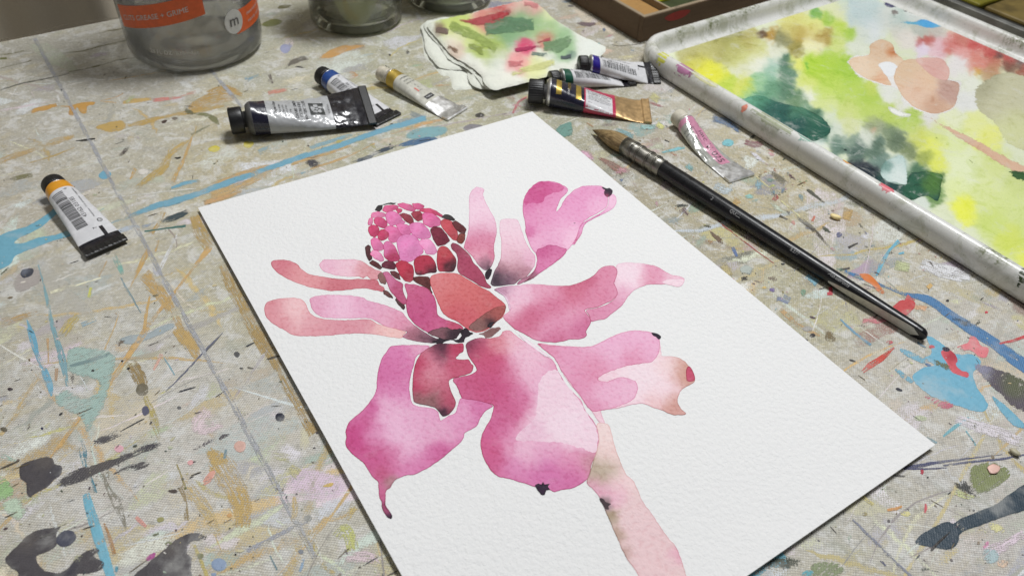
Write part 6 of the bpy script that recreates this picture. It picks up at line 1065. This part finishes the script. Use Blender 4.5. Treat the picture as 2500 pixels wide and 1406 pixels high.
def build_bottle():
    c = (-.2310, .4990); R = 44.5; root = empty('spray_bottle', (c[0], c[1], 0)); tag(root, 'clear plastic cleaner bottle with orange printed bands', 'bottle')
    M = clear('clear_plastic', (.978, .98, .975), .06, .17)
    def put(name, prof, mat, parent=root, n=72, caps=False):
        me = lathe_mesh(prof, n, axis='z', caps=caps); me.transform(Matrix.Scale(.001, 4)); return obj(name, me, parent, mat)
    body = put('bottle_body', [(2.5, 18), (.5, 30), (.4, 38), (1.2, 41.5), (4, 43.8), (9, 44.5), (30, 44.5), (70, 44), (110, 42), (140, 36), (160, 25), (172, 15), (178, 13), (188, 13)], M)
    put('bottle_inner_wall', [(5, 10), (3.2, 28), (4.5, 39), (9, 42), (14, 42.8), (70, 42.4), (110, 40.5), (140, 34.5)], M, body)
    put('water', [(5.6, .1), (5.4, 32), (8, 40), (13, 42.2), (22, 42.4), (22.2, 42.0), (22.3, .1)], clear('cloudy_water', (.92, .925, .93), .05, .10), root)
    put('sprayer_collar', [(178, 12), (178, 17), (198, 17), (200, 14), (206, 12)], M_WHITEP, root, caps=True)
    me = box_mesh(-12, 46, -9, 9, 203, 232, 5); me.transform(Matrix.Scale(.001, 4)); obj('sprayer_head', me, root, M_WHITEP)
    me = box_mesh(22, 30, -4, 4, 168, 206, 2.5); me.transform(Matrix.Scale(.001, 4)); obj('trigger', me, root, M_WHITEP)
    ORG = plain('orange_band_print', alb((206, 92, 44)), .4); WI = plain('white_print', (.62, .62, .60), .5)
    def mp(x, y, off=.12): a = x/R; return ((R+off)*math.cos(a)*.001, (R+off)*math.sin(a)*.001, y*.001)
    x0 = lambda deg: math.radians(deg)*R
    t_ = Matrix.Identity(3)
    sk = lambda x: 26+14*(x-x0(226))/(x0(306)-x0(226))
    mk = lambda off: (lambda x, y: mp(x, sk(x)+y, off))
    b1 = patch('orange_band', [(x0(226), x0(306), 0, 14.5)], mk(.12), ORG, body, 48, 3); b2 = patch('orange_band', [(x0(330), x0(402), 21, 36)], mp, ORG, body, 48, 3)
    m2 = lambda x, y: mp(x, y, .3)
    lettering('band_print', [('CUTS GREASE + GRIME', 4.7, x0(263), 6.6, 0)], mk(.3), WI, b1); lettering('band_print', [('cleans kitchen surfaces', 3.0, x0(362), 31, 0), ('naturally derived', 3.0, x0(358), 26, 0)], m2, WI, b2)
    V = [mp(x0(329), 30, .35)]+[mp(x0(329)+7.2*math.cos(k*math.pi/18), 30+8*math.sin(k*math.pi/18), .35) for k in range(36)]
    dot = obj('round_mark', mesh(V, [(0, 1+k, 1+(k+1) % 36) for k in range(36)]), body, WI)
    lettering('round_mark_letter', [('m', 10, x0(329), 30.5, 0, dict(bold=.12))], lambda x, y: mp(x, y, .5), plain('grey_letter', (.12, .12, .12), .5), dot)
    for it in [('28 FL OZ  828 mL e', 3.8, x0(274), 16, 0), ('BODY', 4.4, x0(292), 58, 0), ('B', 5, x0(323), 52, 0), ('O', 9, x0(323), 52, 0)]+[('biodegradable formula cleans grease', 2.2, x0(352), 42+4*k, 0) for k in range(5)]: lettering('body_print', [it], m2, WI, body)
build_bottle()
def jar(label, c, R, H, liq, tint):
    root = empty('water_jar', (c[0], c[1], 0)); tag(root, label, 'jar')
    def put(name, prof, mat, caps=False):
        me = lathe_mesh(prof, 72, axis='z', caps=caps); me.transform(Matrix.Scale(.001, 4)); return obj(name, me, root, mat)
    put('glass', [(2.5, .1), (2.2, R*.7), (.6, R*.86), (1.2, R*.95), (4, R), (H*.8, R), (H*.9, R*.92), (H, R*.9), (H, R*.86), (H*.9, R*.88), (H*.8, R-2), (8, R-2), (5, R-6), (4.5, .1)], clear('jar_glass', (.92, .94, .90), .04, .06))
    s = NT('murky_paint_water'); p = s.objpos(); n = s.noise(p, 60, 4, .6, .8); n2 = s.noise(p, 25, 4, .7, 1.5)
    s.P(color=s.mix(n, (*[a*.8 for a in liq], 1), (*liq, 1)), rough=.35, spec=.2); s.l.new(s.mix(s.ramp(n2, .58, .72, 0, .7), s.mix(n, (*[a*.75 for a in liq], 1), (*liq, 1)), (*tint, 1)), s.b.inputs['Base Color'])
    put('water', [(5.2, .1), (5.6, R-6.2), (8.3, R-2.3), (H*.62, R-2.3), (H*.62+.2, .1)], s.m, False)
build_jar = jar('glass jar of murky olive rinse water beside the paper towel', (-.1315, .5600), 34.5, 105, (.62, .62, .40), (.74, .73, .46))
jar('glass jar of dull grey-green rinse water behind the paper towel corner', (-.0670, .6080), 34.5, 105, (.60, .59, .46), (.70, .68, .52))

# ------------------------------------------------------------------ boxes
def ptbox(name, p0, p1, t0, t1, z0, z1, mat, parent, bev=.5):
    me = box_mesh(p0, p1, t0, t1, z0, z1, bev)
    pl = np.array(parent.location) if parent else np.zeros(3)
    for v in me.vertices: v.co = Vector(np.array(PT(v.co.x, v.co.y, v.co.z))-pl)
    bm = bmesh.new(); bm.from_mesh(me); bmesh.ops.recalc_face_normals(bm, faces=bm.faces); bm.to_mesh(me); bm.free()
    return obj(name, me, parent, mat, smooth=False)
def wood(name, a, b):
    s = NT(name); p = s.pos(); r = s.node('ShaderNodeVectorRotate', rotation_type='Z_AXIS', i_Vector=p, i_Angle=-.656).outputs[0]
    st = s.node('ShaderNodeVectorMath', operation='MULTIPLY', i_0=r, i_1=(14, 90, 220)).outputs[0]; n = s.noise(st, 4, 5, .65, .6); n2 = s.noise(p, 70, 4, .7)
    c = s.mix(n, (*a, 1), (*b, 1)); c = s.mix(s.ramp(n2, .58, .74, 0, .5), c, (.05, .04, .025, 1)); s.P(color=c, rough=.6, spec=.3); s.bump(n, .3, .0004); return s.m
def build_box():
    root = empty('wooden_paint_box', PT(460, -430, 0)); tag(root, 'shallow brown wooden box with divided compartments behind the tray', 'box')
    W = wood('brown_box_wood', (.10, .062, .034), (.17, .11, .065)); L = wood('pale_box_lip', (.26, .20, .13), (.36, .29, .20)); I = wood('stained_inner_wood', (.34, .17, .05), (.46, .28, .10))
    p0, p1, t0, t1, H = 401., 600., -535., -385.5, 19.5
    ptbox('front_wall', p0, p1, t1-4, t1, .3, H, W, root); ptbox('side_wall', p0, p0+4, t0, t1-4.1, .3, H-.1, W, root); ptbox('side_wall', p1-4, p1, t0, t1-4.1, .3, H-.1, W, root); ptbox('back_wall', p0+4.1, p1-4.1, t0, t0+4, .3, H-.2, W, root)
    ptbox('lip', p0+.4, p1-.4, t1-3.4, t1-.5, H, H+.35, L, root, .1); ptbox('lip', p0+.5, p0+3.5, t0+.5, t1-3.6, H, H+.3, L, root, .1)
    ptbox('box_floor', p0+4.1, p1-4.1, t0+4.1, t1-4.1, .5, 4, I, root); ptbox('raised_tray', p0+4.3, p0+31, t0+4.3, t1-4.3, 4.1, 13, I, root, .6)
    ptbox('divider', p0+31.2, p0+33.4, t0+4.2, t1-4.2, 4.1, H-1.5, L, root, .3)
    g = 'paint cakes in the wooden box'
    for k, (c, lab) in enumerate([((40, 52, 18), 'dark olive-green paint cake along the front wall of the wooden box'), ((196, 196, 34), 'bright yellow paint cake in the wooden box'), ((84, 104, 40), 'dull green paint cake behind the yellow one in the wooden box')]):
        tt = t1-4.6-22*(k)-(.0); o = ptbox('paint_cake', p0+34.5, p1-5, tt-21, tt, 4.2, 13.5+(k == 1)*1.5, plain('paint_cake_%s' % ('olive', 'yellow', 'green')[k], alb(c), .45, var=.35, scale=90, bumpd=.0006, bscale=90), None, 1.5); tag(o, lab, 'paint cake', g)
    # red smear on the front wall
    V = [PT(436+13*math.cos(a)*(1+.1*math.sin(3*a)), t1+.12, 14.0+3.4*math.sin(a)) for a in np.linspace(0, 2*math.pi, 24, endpoint=False)]; V = [np.array(v)-np.array(root.location) for v in V]
    me = mesh(V, [tuple(range(24))]); obj('red_smear', me, root, plain('red_smear_paint', alb((150, 40, 32)), .5), smooth=False)
build_box()
def build_tin():
    root = empty('paint_tin', PT(720, -300, 0)); tag(root, 'open dark metal paint tin with olive pans beyond the tray', 'paint tin')
    p0, p1, t0, t1 = 662., 800., -470., -120.; M = plain('dull_tin', (.30, .30, .28), .4, .7, var=.2, scale=60); B = plain('black_tin_lining', (.02, .02, .018), .4)
    ptbox('tin_side', p0, p0+6, t0, t1, .3, 13, M, root); ptbox('tin_side', p1-6, p1, t0, t1, .3, 13, M, root); ptbox('tin_end', p0+6.1, p1-6.1, t0, t0+5, .3, 12.8, M, root); ptbox('tin_end', p0+6.1, p1-6.1, t1-5, t1, .3, 12.8, M, root); ptbox('tin_floor', p0+6.1, p1-6.1, t0+5.1, t1-5.1, .5, 5, B, root)
    ptbox('inner_ledge', p0+6.1, p0+16, t0+5.1, t1-5.1, 5.1, 10.5, B, root)
    for j, (c, lab) in enumerate([((96, 100, 34), 'moss-green paint pan in the open dark tin'), ((122, 116, 28), 'olive-yellow paint pan in the open dark tin'), ((104, 88, 44), 'brownish-olive paint pan in the open dark tin')]):
        a, b = p0+18, t0+60+j*66
        o = ptbox('paint_pan', a, a+60, b, b+62, 5.2, 12+j*.3, plain('pan_paint', alb(c), .4, var=.3, scale=60, bumpd=.0008, bscale=60), None, 2.)
        tag(o, lab, 'paint pan', 'pans in the dark tin')
build_tin()
